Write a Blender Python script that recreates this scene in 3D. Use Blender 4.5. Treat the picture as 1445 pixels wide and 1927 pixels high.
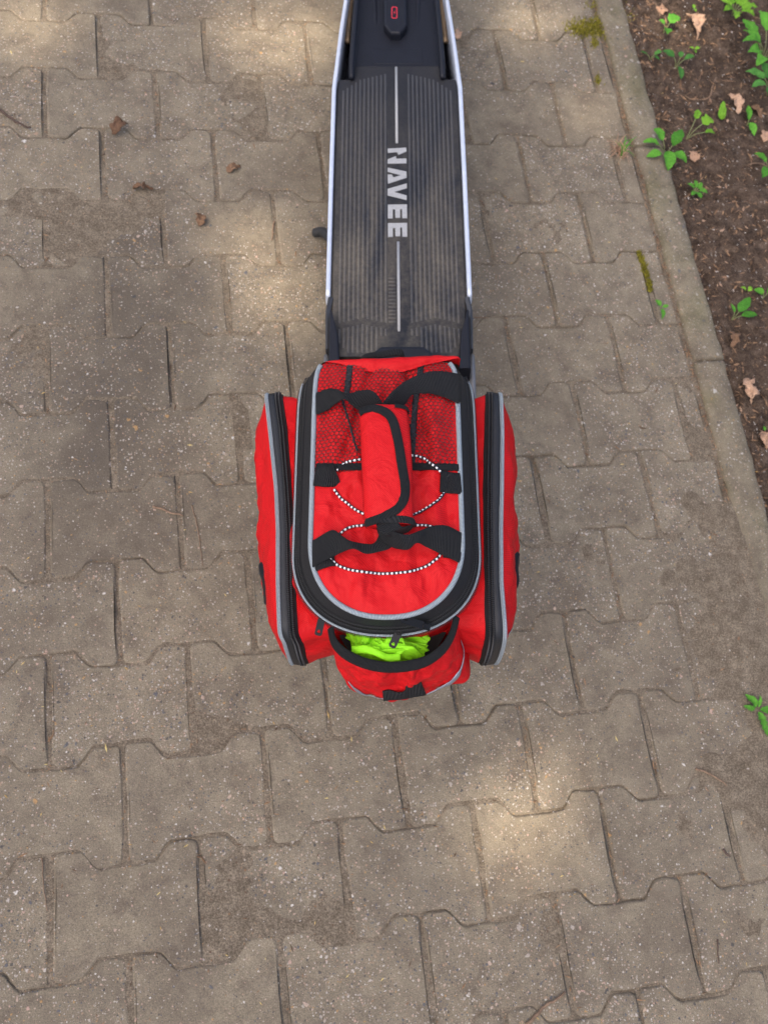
import bpy, math, random
import numpy as np
from mathutils import Vector, Matrix, noise
from mathutils.bvhtree import BVHTree

random.seed(11); rng = np.random.default_rng(11)
for o in list(bpy.data.objects): bpy.data.objects.remove(o)
scn = bpy.context.scene
COL = scn.collection
PI = math.pi

# ------------------------------------------------------------------ camera
FPX, PW, PH = 1833.18, 1445.0, 1927.0
RW = np.array([[0.9866496115838038, -0.05902344990426255, -0.15178529679428127],
               [-0.0014299090442591866, 0.9288377393554108, -0.3704840203156609],
               [0.1628511569552215, 0.3657549539111246, 0.916352996594553]])
CW = np.array([-0.19380008, -0.45235226, 1.46763999])
cam_d = bpy.data.cameras.new('camera'); cam = bpy.data.objects.new('camera', cam_d); COL.objects.link(cam)
m4 = Matrix.Identity(4)
for i in range(3):
    for j in range(3): m4[i][j] = RW[i][j]
    m4[i][3] = CW[i]
cam.matrix_world = m4
cam_d.sensor_fit = 'VERTICAL'; cam_d.sensor_height = 36; cam_d.sensor_width = 27
cam_d.lens = FPX / PH * 36
cam_d.clip_start = 0.02; cam_d.clip_end = 500
cam_d.dof.use_dof = True
cam_d.dof.focus_distance = 1.13
cam_d.dof.aperture_fstop = 8.0
scn.camera = cam

# ------------------------------------------------------------------ sky, sun, exposure
SUN_AZ, SUN_EL = math.radians(-128), math.radians(60)          # from +Y towards +X
SUND = np.array([math.sin(SUN_AZ) * math.cos(SUN_EL), math.cos(SUN_AZ) * math.cos(SUN_EL), math.sin(SUN_EL)])
world = bpy.data.worlds.new('World'); scn.world = world; world.use_nodes = True
wn = world.node_tree
sky = wn.nodes.new('ShaderNodeTexSky'); sky.sky_type = 'NISHITA'; sky.sun_disc = False
sky.sun_elevation = SUN_EL; sky.sun_rotation = SUN_AZ
sky.air_density = 0.7; sky.dust_density = 5.0; sky.ozone_density = 0.4
bg = wn.nodes['Background']; bg.inputs['Strength'].default_value = 0.13
wn.links.new(sky.outputs[0], bg.inputs['Color'])
sl = bpy.data.lights.new('sun', 'SUN'); sl.energy = 2.5; sl.angle = math.radians(0.6); sl.color = (1.0, 0.86, 0.68)
so = bpy.data.objects.new('sun', sl); COL.objects.link(so)
so.rotation_euler = Vector(SUND).to_track_quat('Z', 'Y').to_euler()
so.location = (3, 3, 6)
vs = scn.view_settings
vs.view_transform = 'Standard'; vs.look = 'None'; vs.gamma = 1; vs.use_curve_mapping = False
vs.exposure = 1.5

# ------------------------------------------------------------------ frames
LAM = math.radians(9.5); X0 = 0.07415                        # the parked scooter leans on its stand
cl, sn = math.cos(LAM), math.sin(LAM)
MS = np.array([[cl, 0, -sn], [0, 1, 0], [sn, 0, cl]])
CS = MS.T @ (CW - np.array([X0, 0, 0])); RS = MS.T @ RW
HEAD = math.radians(7.3)                                     # paving rows against the scooter's heading
QP = np.array([[math.cos(HEAD), -math.sin(HEAD), 0], [math.sin(HEAD), math.cos(HEAD), 0], [0, 0, 1]])
OP = np.array([.46, -.42, 0])
def ray(px, py): return np.array([(px - PW / 2) / FPX, -(py - PH / 2) / FPX, -1.0])
def at(px, py, z):                                           # point in the scooter's frame at height z
    d = RS @ ray(px, py); return CS + (z - CS[2]) / d[2] * d
def gw(px, py, z=0.0):                                       # point in the world at height z
    d = RW @ ray(px, py); return CW + (z - CW[2]) / d[2] * d
def pv(px, py): return QP.T @ gw(px, py) + OP                # point in the paving frame

# ------------------------------------------------------------------ materials
def mat(name, rough=0.6, base=(0.5, 0.5, 0.5), metal=0.0, spec=0.5):
    m = bpy.data.materials.new(name); m.use_nodes = True
    nt = m.node_tree; b = nt.nodes['Principled BSDF']
    b.inputs['Base Color'].default_value = (*base, 1); b.inputs['Roughness'].default_value = rough
    b.inputs['Metallic'].default_value = metal; b.inputs['Specular IOR Level'].default_value = spec
    return m, nt, b
def N(nt, t, **kw):
    n = nt.nodes.new(t)
    for k, v in kw.items():
        if k in n.inputs: n.inputs[k].default_value = v
        else: setattr(n, k, v)
    return n
def L(nt, a, b): nt.links.new(a, b)
def ramp(nt, fac, stops, interp='LINEAR'):
    r = nt.nodes.new('ShaderNodeValToRGB'); r.color_ramp.interpolation = interp
    e = r.color_ramp.elements
    while len(e) < len(stops): e.new(0.5)
    for el, (p, c) in zip(e, stops):
        el.position = p; el.color = (*c, 1) if len(c) == 3 else c
    L(nt, fac, r.inputs['Fac']); return r.outputs['Color']
def mix(nt, fac, a, b, mode='MIX'):
    n = nt.nodes.new('ShaderNodeMix'); n.data_type = 'RGBA'; n.blend_type = mode
    for s, v in ((n.inputs[0], fac), (n.inputs[6], a), (n.inputs[7], b)):
        if hasattr(v, 'node'): L(nt, v, s)
        elif isinstance(v, (int, float)): s.default_value = v
        else: s.default_value = (*v, 1)
    return n.outputs[2]
def mth(nt, op, a, b=0.0, c=None):
    n = nt.nodes.new('ShaderNodeMath'); n.operation = op
    for s, v in zip(n.inputs, (a, b, c)):
        if v is None: continue
        if hasattr(v, 'node'): L(nt, v, s)
        else: s.default_value = v
    return n.outputs[0]
def bump(nt, bsdf, h, dist, strength=1.0):
    n = nt.nodes.new('ShaderNodeBump'); n.inputs['Distance'].default_value = dist; n.inputs['Strength'].default_value = strength
    L(nt, h, n.inputs['Height']); L(nt, n.outputs[0], bsdf.inputs['Normal'])
def noi(nt, vec, scale, detail=4, rough=0.55, dist=0.0):
    n = N(nt, 'ShaderNodeTexNoise'); n.inputs['Scale'].default_value = scale; n.inputs['Detail'].default_value = detail
    n.inputs['Roughness'].default_value = rough; n.inputs['Distortion'].default_value = dist
    L(nt, vec, n.inputs['Vector']); return n.outputs['Fac']

def specks(nt, pos, scale, lo, hi, keep):
    """embedded aggregate grains: mask, per-grain random"""
    v = N(nt, 'ShaderNodeTexVoronoi'); v.inputs['Scale'].default_value = scale
    v.inputs['Randomness'].default_value = 1.0
    warp = N(nt, 'ShaderNodeTexNoise'); warp.inputs['Scale'].default_value = scale * 1.6; warp.inputs['Detail'].default_value = 2
    L(nt, pos, warp.inputs['Vector'])
    va = N(nt, 'ShaderNodeVectorMath', operation='MULTIPLY_ADD'); L(nt, warp.outputs['Color'], va.inputs[0])
    va.inputs[1].default_value = (0.9 / scale,) * 3; L(nt, pos, va.inputs[2])
    L(nt, va.outputs[0], v.inputs['Vector'])
    sep = N(nt, 'ShaderNodeSeparateColor'); L(nt, v.outputs['Color'], sep.inputs[0])
    rad = mth(nt, 'MULTIPLY_ADD', sep.outputs[1], hi - lo, lo)
    ins = mth(nt, 'SUBTRACT', rad, v.outputs['Distance'])
    ins = mth(nt, 'MULTIPLY', ins, 9.0); ins = mth(nt, 'MINIMUM', mth(nt, 'MAXIMUM', ins, 0.0), 1.0)
    on = mth(nt, 'LESS_THAN', sep.outputs[2], keep)
    return mth(nt, 'MULTIPLY', ins, on), sep.outputs[0]

def concrete(name, c0, c1, tint=0.0, mossy=0.0, speck=1.0):
    m, nt, b = mat(name, 0.92, spec=0.2)
    g = N(nt, 'ShaderNodeNewGeometry'); pos = g.outputs['Position']
    col = ramp(nt, noi(nt, pos, 26, 6, .62), [(.3, c0), (.7, c1)])
    grain = ramp(nt, noi(nt, pos, 620, 3, .7), [(.28, (.42,) * 3), (.5, (.96,) * 3), (.74, (1.7,) * 3)])
    col = mix(nt, .8, col, grain, 'MULTIPLY')
    oi = N(nt, 'ShaderNodeObjectInfo')
    tn = ramp(nt, oi.outputs['Random'], [(0, (.95, .945, .94)), (.5, (1, 1, 1)), (1, (1.04, 1.03, 1.01))])
    col = mix(nt, 1.0, col, tn, 'MULTIPLY')
    # trodden-in dirt, blotchy and soft
    d = noi(nt, pos, 5.0, 7, .66, .5)
    col = mix(nt, ramp(nt, d, [(.40, (.0,) * 3), (.66, (.5,) * 3)]), col, (.105, .084, .064))
    d2 = noi(nt, pos, 38, 5, .7)
    col = mix(nt, ramp(nt, d2, [(.52, (0,) * 3), (.74, (.5,) * 3)]), col, (.09, .072, .056))
    d3 = noi(nt, pos, 15, 6, .68, .6)
    col = mix(nt, ramp(nt, d3, [(.47, (0,) * 3), (.68, (.5,) * 3)]), col, (.088, .068, .052))
    # an elongated darker patch with a ragged edge, left of the drive
    vm = N(nt, 'ShaderNodeVectorMath', operation='SUBTRACT'); L(nt, pos, vm.inputs[0]); vm.inputs[1].default_value = (-.40, .36, 0)
    sc = N(nt, 'ShaderNodeVectorMath', operation='MULTIPLY'); L(nt, vm.outputs[0], sc.inputs[0]); sc.inputs[1].default_value = (5.2, 2.1, 0)
    ln = N(nt, 'ShaderNodeVectorMath', operation='LENGTH'); L(nt, sc.outputs[0], ln.inputs[0])
    sd = mth(nt, 'ADD', ln.outputs['Value'], mth(nt, 'MULTIPLY_ADD', noi(nt, pos, 9, 6, .65), 1.6, -.8))
    col = mix(nt, ramp(nt, sd, [(.25, (.62,) * 3), (1.1, (0,) * 3)]), col, (.075, .062, .049))
    hgt = noi(nt, pos, 330, 5, .7)
    if speck > 0:
        pal = [(0, (.36, .32, .27)), (.2, (.44, .40, .35)), (.34, (.32, .22, .15)), (.48, (.42, .32, .25)), (.6, (.085, .092, .105)), (.76, (.055, .055, .058)), (.86, (.38, .23, .10)), (.91, (.44, .30, .24)), (.965, (.60, .57, .52))]
        for scale, lo, hi, keep, w in ((300, .12, .5, .55, .75), (165, .12, .44, .34, .8), (85, .1, .40, .22, .85)):
            k, r = specks(nt, pos, scale, lo, hi, keep)
            pc = ramp(nt, r, pal, 'CONSTANT')
            col = mix(nt, mth(nt, 'MULTIPLY', k, w * speck), col, pc)
            hgt = mth(nt, 'MULTIPLY_ADD', k, .25, hgt)
    if mossy > 0:
        mm = noi(nt, pos, 11, 5, .6)
        col = mix(nt, ramp(nt, mm, [(.5, (0,) * 3), (.78, (mossy,) * 3)]), col, (.085, .085, .03))
    L(nt, col, b.inputs['Base Color'])
    bump(nt, b, hgt, .0022, .75)
    return m
M_PAVER = concrete('worn_paver_concrete', (.178, .150, .107), (.248, .211, .152))
M_KERB = concrete('edging_concrete', (.18, .154, .104), (.25, .213, .147), mossy=.6, speck=.75)

def dirt(name, c0, c1, c2, bumpd=.006):
    m, nt, b = mat(name, 1.0, spec=0.1)
    g = N(nt, 'ShaderNodeNewGeometry'); pos = g.outputs['Position']
    col = ramp(nt, noi(nt, pos, 45, 8, .7), [(.3, c0), (.52, c1), (.75, c2)])
    gr = ramp(nt, noi(nt, pos, 420, 4, .7), [(.3, (.4,) * 3), (.5, (1,) * 3), (.72, (1.9,) * 3)])
    col = mix(nt, .85, col, gr, 'MULTIPLY')
    for scale, lo, hi, keep in ((210, .1, .42, .2), (110, .06, .3, .1)):
        k, r = specks(nt, pos, scale, lo, hi, keep)
        col = mix(nt, mth(nt, 'MULTIPLY', k, .8), col, ramp(nt, r, [(0, (.2, .12, .07)), (.3, (.3, .22, .15)), (.55, (.1, .06, .04)), (.8, (.38, .34, .3))], 'CONSTANT'))
    L(nt, col, b.inputs['Base Color'])
    h = mth(nt, 'MULTIPLY_ADD', noi(nt, pos, 120, 6, .7), 1.0, mth(nt, 'MULTIPLY', noi(nt, pos, 500, 3, .6), .35))
    bump(nt, b, h, bumpd, .9)
    return m
M_BED = dirt('joint_sand', (.095, .076, .054), (.15, .122, .088), (.215, .177, .13), .003)
M_SOIL = dirt('dark_soil', (.042, .029, .021), (.088, .063, .046), (.165, .122, .092), .008)
M_GROUND = dirt('far_soil', (.04, .035, .02), (.06, .06, .03), (.07, .09, .035), .01)

def simple(name, base, rough=.6, metal=0.0, spec=.5, nscale=0, namt=.25, bscale=0, bd=.001):
    m, nt, b = mat(name, rough, base, metal, spec)
    tc = N(nt, 'ShaderNodeTexCoord'); pos = tc.outputs['Object']
    if nscale:
        f = noi(nt, pos, nscale, 5, .6)
        lo = tuple(c * (1 - namt) for c in base); hi = tuple(min(1, c * (1 + namt)) for c in base)
        L(nt, ramp(nt, f, [(.3, lo), (.7, hi)]), b.inputs['Base Color'])
    if bscale: bump(nt, b, noi(nt, pos, bscale, 4, .6), bd, .8)
    return m

def nylon(name, base, rough=.52, cell=.0026, amt=.35):
    """ripstop nylon: a fine woven check over soft creases"""
    m, nt, b = mat(name, rough, base, 0, .12)
    tc = N(nt, 'ShaderNodeTexCoord'); sep = N(nt, 'ShaderNodeSeparateXYZ'); L(nt, tc.outputs['Object'], sep.inputs[0])
    k = 2 * PI / cell
    yz = mth(nt, 'ADD', sep.outputs[1], sep.outputs[2])
    sx = mth(nt, 'SINE', mth(nt, 'MULTIPLY', mth(nt, 'ADD', sep.outputs[0], mth(nt, 'MULTIPLY', sep.outputs[2], .35)), k))
    sy = mth(nt, 'SINE', mth(nt, 'MULTIPLY', yz, k))
    chk = mth(nt, 'MULTIPLY', sx, sy)
    big = noi(nt, tc.outputs['Object'], 30, 4, .55, 1.2)
    fine = noi(nt, tc.outputs['Object'], 900, 2, .5)
    col = ramp(nt, mth(nt, 'MULTIPLY_ADD', chk, .5, .5), [(0, tuple(c * .5 for c in base)), (.4, base), (1, tuple(min(1, c * 1.12) for c in base))])
    L(nt, col, b.inputs['Base Color'])
    b.inputs['Sheen Weight'].default_value = 0; b.inputs['Sheen Roughness'].default_value = .4
    cr_ = noi(nt, tc.outputs['Object'], 46, 2, .5, 1.6)
    rdg = mth(nt, 'POWER', mth(nt, 'SUBTRACT', 1.0, mth(nt, 'ABSOLUTE', mth(nt, 'MULTIPLY_ADD', cr_, 2.0, -1.0))), 9.0)
    h = mth(nt, 'ADD', mth(nt, 'MULTIPLY_ADD', rdg, .05, mth(nt, 'MULTIPLY', chk, .00035 / .004 * amt)), mth(nt, 'ADD', mth(nt, 'MULTIPLY', big, 1.7), mth(nt, 'MULTIPLY', fine, .03)))
    bump(nt, b, h, .004, .55)
    return m
M_RED = nylon('red_ripstop_nylon', (.52, .0095, .0125))
M_NEON = nylon('neon_green_nylon', (.25, .66, .018), .5, .0016, .2)
M_NEON.node_tree.nodes['Principled BSDF'].inputs['Subsurface Weight'].default_value = 0

def webbing(name, base, pitch=.0019, cross=.0016, rough=.75):
    m, nt, b = mat(name, rough, base, 0, .35)
    uv = N(nt, 'ShaderNodeTexCoord'); sep = N(nt, 'ShaderNodeSeparateXYZ'); L(nt, uv.outputs['UV'], sep.inputs[0])
    s1 = mth(nt, 'SINE', mth(nt, 'MULTIPLY', mth(nt, 'ADD', sep.outputs[0], mth(nt, 'MULTIPLY', sep.outputs[1], .18)), 2 * PI / pitch))
    s2 = mth(nt, 'SINE', mth(nt, 'MULTIPLY', sep.outputs[1], 2 * PI / cross))
    h = mth(nt, 'MULTIPLY_ADD', s2, .3, s1)
    L(nt, ramp(nt, mth(nt, 'MULTIPLY_ADD', h, .38, .5), [(0, tuple(c * .5 for c in base)), (1, tuple(c * 1.7 for c in base))]), b.inputs['Base Color'])
    bump(nt, b, h, .0006, .9)
    return m
M_WEB = webbing('black_webbing', (.0075, .0078, .0088))
M_BIND = webbing('black_binding', (.007, .0073, .0083), .0015, .0013)
M_TAPE = webbing('zip_tape', (.0095, .010, .012), .0022, .0012, .6)
M_BAND = simple('black_band_fabric', (.0125, .0135, .0165), .5, 0, .4, 300, .3, 900, .0006)
M_PIPE = webbing('grey_reflective_piping', (.34, .39, .42), .0016, .0012, .45)
M_REFL = simple('silver_reflective_tape', (.30, .31, .37), .3, .5, .5, 200, .15)
M_TEETH = simple('zip_coil_black', (.014, .014, .0155), .3, 0, .6)
M_METAL = simple('black_enamel_metal', (.008, .008, .009), .5, 0, .25)
M_NET = simple('black_net_cord', (.012, .011, .011), .6)
M_DARKIN = simple('dark_lining', (.01, .01, .011), .8)
def cordmat():
    m, nt, b = mat('black_cord_white_fleck', .6)
    uv = N(nt, 'ShaderNodeTexCoord'); sep = N(nt, 'ShaderNodeSeparateXYZ'); L(nt, uv.outputs['UV'], sep.inputs[0])
    sw = mth(nt, 'SINE', mth(nt, 'MULTIPLY', sep.outputs[0], 2 * PI / .0050))
    tw = mth(nt, 'SINE', mth(nt, 'MULTIPLY', sep.outputs[1], 2 * PI / .0055))
    f = mth(nt, 'MULTIPLY', mth(nt, 'GREATER_THAN', sw, .15), mth(nt, 'GREATER_THAN', tw, -.35))
    L(nt, mix(nt, f, (.012, .012, .018), (.72, .72, .74)), b.inputs['Base Color'])
    return m
M_CORD = cordmat()
# scooter
def rubber(name, dusty, base=(.022, .0235, .027)):
    m, nt, b = mat(name, .6, spec=.22)
    tc = N(nt, 'ShaderNodeTexCoord'); pos = tc.outputs['Object']
    mp = N(nt, 'ShaderNodeMapping'); mp.inputs['Scale'].default_value = (1, .3, 1); L(nt, pos, mp.inputs[0])
    d = mth(nt, 'MULTIPLY', noi(nt, mp.outputs[0], 14, 6, .65, .4), mth(nt, 'MULTIPLY_ADD', noi(nt, pos, 130, 5, .7), .8, .6))
    sep = N(nt, 'ShaderNodeSeparateXYZ'); L(nt, pos, sep.inputs[0])
    back = mth(nt, 'MULTIPLY_ADD', sep.outputs[1], -1.0, .93)
    f = mth(nt, 'MULTIPLY', ramp(nt, d, [(.38, (0,) * 3), (.66, (1,) * 3)]), mth(nt, 'MINIMUM', mth(nt, 'MAXIMUM', mth(nt, 'MULTIPLY', back, 2.2), .12), 1.0))
    col = mix(nt, mth(nt, 'MULTIPLY', f, dusty), base, (.20, .175, .135))
    fine = ramp(nt, noi(nt, pos, 800, 2, .6), [(.3, (.8,) * 3), (.7, (1.2,) * 3)])
    L(nt, mix(nt, 1, col, fine, 'MULTIPLY'), b.inputs['Base Color'])
    L(nt, mth(nt, 'MULTIPLY_ADD', f, .35, .5), b.inputs['Roughness'])
    bump(nt, b, noi(nt, pos, 700, 3, .6), .0005, .6)
    return m
M_MAT = rubber('deck_rubber', .42, (.0145, .0155, .019))
M_RIB = rubber('deck_rib_rubber', .62, (.044, .046, .052))
M_PLAST = simple('black_plastic', (.0080, .0090, .0140), .5, 0, .28, 60, .15, 1400, .0002)
M_DGREY = simple('dark_grey_plastic', (.03, .0315, .036), .5, 0, .5, 80, .15)
M_GREY = simple('mid_grey_painted_metal', (.16, .165, .175), .42, .2, .5)
M_ALU = simple('brushed_aluminium', (.52, .57, .66), .42, .25, .5, 90, .05)
M_LETTER = simple('light_grey_inlay', (.30, .305, .305), .6, 0, .4, 300, .12)
M_REDINK = simple('red_print', (.55, .02, .04), .5)
M_TYRE = simple('tyre_rubber', (.018, .018, .018), .8)
M_RIM = simple('rim_metal', (.12, .12, .13), .4, .8)
# plants and litter
def leafmat(name, c0, c1, isl=False):
    m, nt, b = mat(name, .68, spec=.2)
    g = N(nt, 'ShaderNodeNewGeometry'); oi = N(nt, 'ShaderNodeObjectInfo')
    rnd = g.outputs['Random Per Island'] if isl else oi.outputs['Random']
    f = mth(nt, 'MULTIPLY_ADD', rnd, .75 if isl else .6, mth(nt, 'MULTIPLY', noi(nt, g.outputs['Position'], 160, 4, .6), .5))
    blot = ramp(nt, noi(nt, g.outputs['Position'], 420, 4, .7), [(.35, (.62,) * 3), (.6, (1.1,) * 3)])
    L(nt, mix(nt, 1, ramp(nt, f, [(.15, c0), (.85, c1)]), blot, 'MULTIPLY'), b.inputs['Base Color'])
    b.inputs['Subsurface Weight'].default_value = 0
    bump(nt, b, noi(nt, g.outputs['Position'], 240, 3, .5), .002, .5)
    return m
M_LEAF = leafmat('fresh_leaf', (.040, .155, .014), (.095, .29, .028))
M_LEAFD = leafmat('deep_leaf', (.028, .105, .018), (.065, .20, .035))
M_LEAFY = leafmat('yellow_green_leaf', (.085, .22, .012), (.17, .35, .03))
M_MOSS = leafmat('moss', (.07, .072, .012), (.30, .27, .035), True)
M_STEM = simple('pale_stem', (.18, .2, .08), .6)
M_DRY = leafmat('dry_leaf_tan', (.30, .17, .10), (.50, .33, .22))
M_DRYS = leafmat('dry_leaf_scrap', (.13, .07, .04), (.44, .29, .19), True)
M_DRYB = leafmat('dry_leaf_brown', (.11, .06, .035), (.2, .12, .07))
M_TWIG = simple('twig_bark', (.20, .135, .09), .85, 0, .2, 150, .4, 600, .001)
M_TWIGD = simple('dark_twig_bark', (.085, .058, .045), .85, 0, .2, 150, .4, 600, .001)
M_CHIP = leafmat('litter_chip', (.045, .026, .017), (.30, .18, .10), True)
M_SEED = leafmat('seed_husk', (.36, .20, .06), (.55, .44, .18), True)
M_STONE = leafmat('small_stone', (.10, .085, .07), (.5, .46, .42), True)
M_CROWN = leafmat('tree_leaf', (.04, .10, .02), (.08, .17, .03), True)
M_BARK = simple('tree_bark', (.10, .075, .055), .9, 0, .2, 30, .4, 60, .01)

# ------------------------------------------------------------------ mesh helpers
def smoothstep(t): t = max(0, min(1, t)); return t * t * (3 - 2 * t)
def V3(p): return (float(p[0]), float(p[1]), float(p[2]))
def mesh(name, V, F, m, parent=None, smooth=True, uv=None, off=None):
    V = np.asarray(V, float)
    if off is not None: V = V - off
    me = bpy.data.meshes.new(name); me.from_pydata([V3(v) for v in V], [], [tuple(int(i) for i in f) for f in F])
    if uv is not None:
        ul = me.uv_layers.new(name='UVMap')
        li = np.empty(len(me.loops), int); me.loops.foreach_get('vertex_index', li)
        ul.data.foreach_set('uv', np.asarray(uv, float)[li].ravel())
    me.materials.append(m)
    if smooth: me.polygons.foreach_set('use_smooth', [True] * len(me.polygons))
    me.update()
    o = bpy.data.objects.new(name, me); COL.objects.link(o)
    if parent is not None: o.parent = parent
    return o
def tag(o, label=None, cat=None, group=None, kind=None):
    if label: o['label'] = label
    if cat: o['category'] = cat
    if group: o['group'] = group
    if kind: o['kind'] = kind
    return o
def empty(name, loc=(0, 0, 0), rot=(0, 0, 0)):
    o = bpy.data.objects.new(name, None); COL.objects.link(o); o.location = V3(loc); o.rotation_euler = rot
    o.empty_display_size = .05
    return o
def cat(P, n=8, closed=False):
    """Catmull-Rom through the rows of P (any dimension)"""
    P = np.asarray(P, float)
    if closed: Q = np.vstack([P[-1], P, P[0], P[1]])
    else: Q = np.vstack([2 * P[0] - P[1], P, 2 * P[-1] - P[-2]])
    out = []
    for i in range(1, len(Q) - 2):
        for k in range(n):
            t = k / n
            out.append(.5 * ((2 * Q[i]) + (Q[i + 1] - Q[i - 1]) * t + (2 * Q[i - 1] - 5 * Q[i] + 4 * Q[i + 1] - Q[i + 2]) * t * t
                             + (3 * Q[i] - Q[i - 1] - 3 * Q[i + 1] + Q[i + 2]) * t ** 3))
    if not closed: out.append(P[-1])
    return np.array(out)
def resample(P, n, closed=False):
    P = np.asarray(P, float)
    if closed: P = np.vstack([P, P[:1]])
    s = np.r_[0, np.cumsum(np.linalg.norm(np.diff(P, axis=0), axis=1))]
    t = np.linspace(0, s[-1], n + 1)[:-1] if closed else np.linspace(0, s[-1], n)
    return np.stack([np.interp(t, s, P[:, k]) for k in range(P.shape[1])], 1)
def plen(P): return np.r_[0, np.cumsum(np.linalg.norm(np.diff(P, axis=0), axis=1))]
def frames(P, up=(0, 0, 1)):
    T = np.gradient(P, axis=0); T /= np.linalg.norm(T, axis=1)[:, None] + 1e-12
    U = np.tile(np.array(up, float), (len(P), 1))
    S = np.cross(T, U); S /= np.linalg.norm(S, axis=1)[:, None] + 1e-9
    U = np.cross(S, T); return T, S, U
def tube(P, r, k=8, closed=False, up=(0, 0, 1), flat=1.0, cap=True):
    P = np.asarray(P, float); n = len(P)
    T, S, U = frames(P, up)
    r = np.broadcast_to(np.asarray(r, float), (n,))
    s = plen(P); V, uv, F = [], [], []
    for i in range(n):
        for j in range(k):
            a = 2 * PI * j / k
            V.append(P[i] + r[i] * (math.cos(a) * S[i] + flat * math.sin(a) * U[i])); uv.append((s[i], a * float(np.mean(r))))
    for i in range(n if closed else n - 1):
        for j in range(k):
            a, b = i * k + j, i * k + (j + 1) % k; c, d = ((i + 1) % n) * k + (j + 1) % k, ((i + 1) % n) * k + j
            F.append((a, b, c, d))
    if cap and not closed:
        F.append(tuple(range(k - 1, -1, -1))); F.append(tuple((n - 1) * k + j for j in range(k)))
    return np.array(V), F, np.array(uv)
def ribbon(A, B, th=.0016, m=5, crown=0.0, closed=False):
    """webbing between two edge lines, with thickness"""
    A, B = np.asarray(A, float), np.asarray(B, float); n = len(A)
    s = plen((A + B) / 2); V, uv, F = [], [], []
    C = (A + B) / 2; T = np.gradient(C, axis=0); Wd = B - A
    Nn = np.cross(T, Wd); Nn /= np.linalg.norm(Nn, axis=1)[:, None] + 1e-9
    if Nn[:, 2].mean() < 0: Nn = -Nn
    W = np.linalg.norm(Wd, axis=1)
    for side in (.5, -.5):
        for i in range(n):
            for j in range(m + 1):
                t = j / m
                e = 1 - (2 * t - 1) ** 6 * .5
                V.append(A[i] + Wd[i] * t + Nn[i] * (th * side * e + crown * (1 - (2 * t - 1) ** 2))); uv.append((s[i], W[i] * t))
    o2 = n * (m + 1)
    for i in range(n - 1):
        for j in range(m):
            a = i * (m + 1) + j; b, c, d = a + 1, a + m + 2, a + m + 1
            F.append((a, b, c, d)); F.append((a + o2, d + o2, c + o2, b + o2))
        for j in (0, m):
            a = i * (m + 1) + j; d = a + m + 1; F.append((a, d, d + o2, a + o2) if j == 0 else (d, a, a + o2, d + o2))
    for i in (0, n - 1):
        for j in range(m):
            a = i * (m + 1) + j; F.append((a, a + 1, a + 1 + o2, a + o2))
    return np.array(V), F, np.array(uv)
def loft(rings, closed=True, capb=False, capt=False):
    n = len(rings[0]); V = np.vstack(rings); F = []
    s = plen(rings[0]); uv = []
    for i, R_ in enumerate(rings):
        sr = plen(R_)
        for j in range(n): uv.append((sr[j], 0 if i == 0 else uv[(i - 1) * n + j][1] + float(np.linalg.norm(rings[i][j] - rings[i - 1][j]))))
    for i in range(len(rings) - 1):
        for j in range(n if closed else n - 1):
            a, b = i * n + j, i * n + (j + 1) % n
            F.append((a, b, b + n, a + n))
    if capb: F.append(tuple(range(n - 1, -1, -1)))
    if capt: F.append(tuple((len(rings) - 1) * n + j for j in range(n)))
    return V, F, np.array(uv)
def gridmesh(fn, nu, nv):
    V = [fn(i / (nu - 1), j / (nv - 1)) for i in range(nu) for j in range(nv)]
    F = [(i * nv + j, i * nv + j + 1, (i + 1) * nv + j + 1, (i + 1) * nv + j) for i in range(nu - 1) for j in range(nv - 1)]
    return np.array(V), F
def prism(P, z0, z1, bev=0.0):
    """extruded polygon (2D list), top edge bevelled"""
    P = np.asarray(P, float); n = len(P)
    c = P.mean(0); d = P - c
    if bev:
        T = np.roll(P, -1, 0) - np.roll(P, 1, 0); nn = np.stack([T[:, 1], -T[:, 0]], 1); nn /= np.linalg.norm(nn, axis=1)[:, None] + 1e-9
        if (nn * d).sum() < 0: nn = -nn
        rings = [np.c_[P, np.full(n, z0)], np.c_[P, np.full(n, z1 - bev)], np.c_[P - nn * bev * .3, np.full(n, z1 - bev * .3)], np.c_[P - nn * bev, np.full(n, z1)]]
    else: rings = [np.c_[P, np.full(n, z0)], np.c_[P, np.full(n, z1)]]
    V, F, _ = loft(rings, True, True, True)
    return V, F
def box(x0, x1, y0, y1, z0, z1, bev=.001):
    return prism([(x0, y0), (x1, y0), (x1, y1), (x0, y1)], z0, z1, bev)
def join(parts):
    V, F, UV, o = [], [], [], 0
    for p in parts:
        V.append(np.asarray(p[0])); F += [tuple(i + o for i in f) for f in p[1]]
        UV.append(np.asarray(p[2]) if len(p) > 2 else np.zeros((len(p[0]), 2))); o += len(p[0])
    return np.vstack(V), F, np.vstack(UV)
def bvh(V, F): return BVHTree.FromPolygons([V3(v) for v in V], [tuple(int(i) for i in f) for f in F])
def hit(tree, px, py, off=0.0):
    d = RS @ ray(px, py); d /= np.linalg.norm(d)
    loc, nor, idx, dist = tree.ray_cast(Vector(CS), Vector(d))
    if loc is None: return None, None
    n = np.array(nor)
    if n @ d > 0: n = -n
    return np.array(loc) + n * off, n
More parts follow.
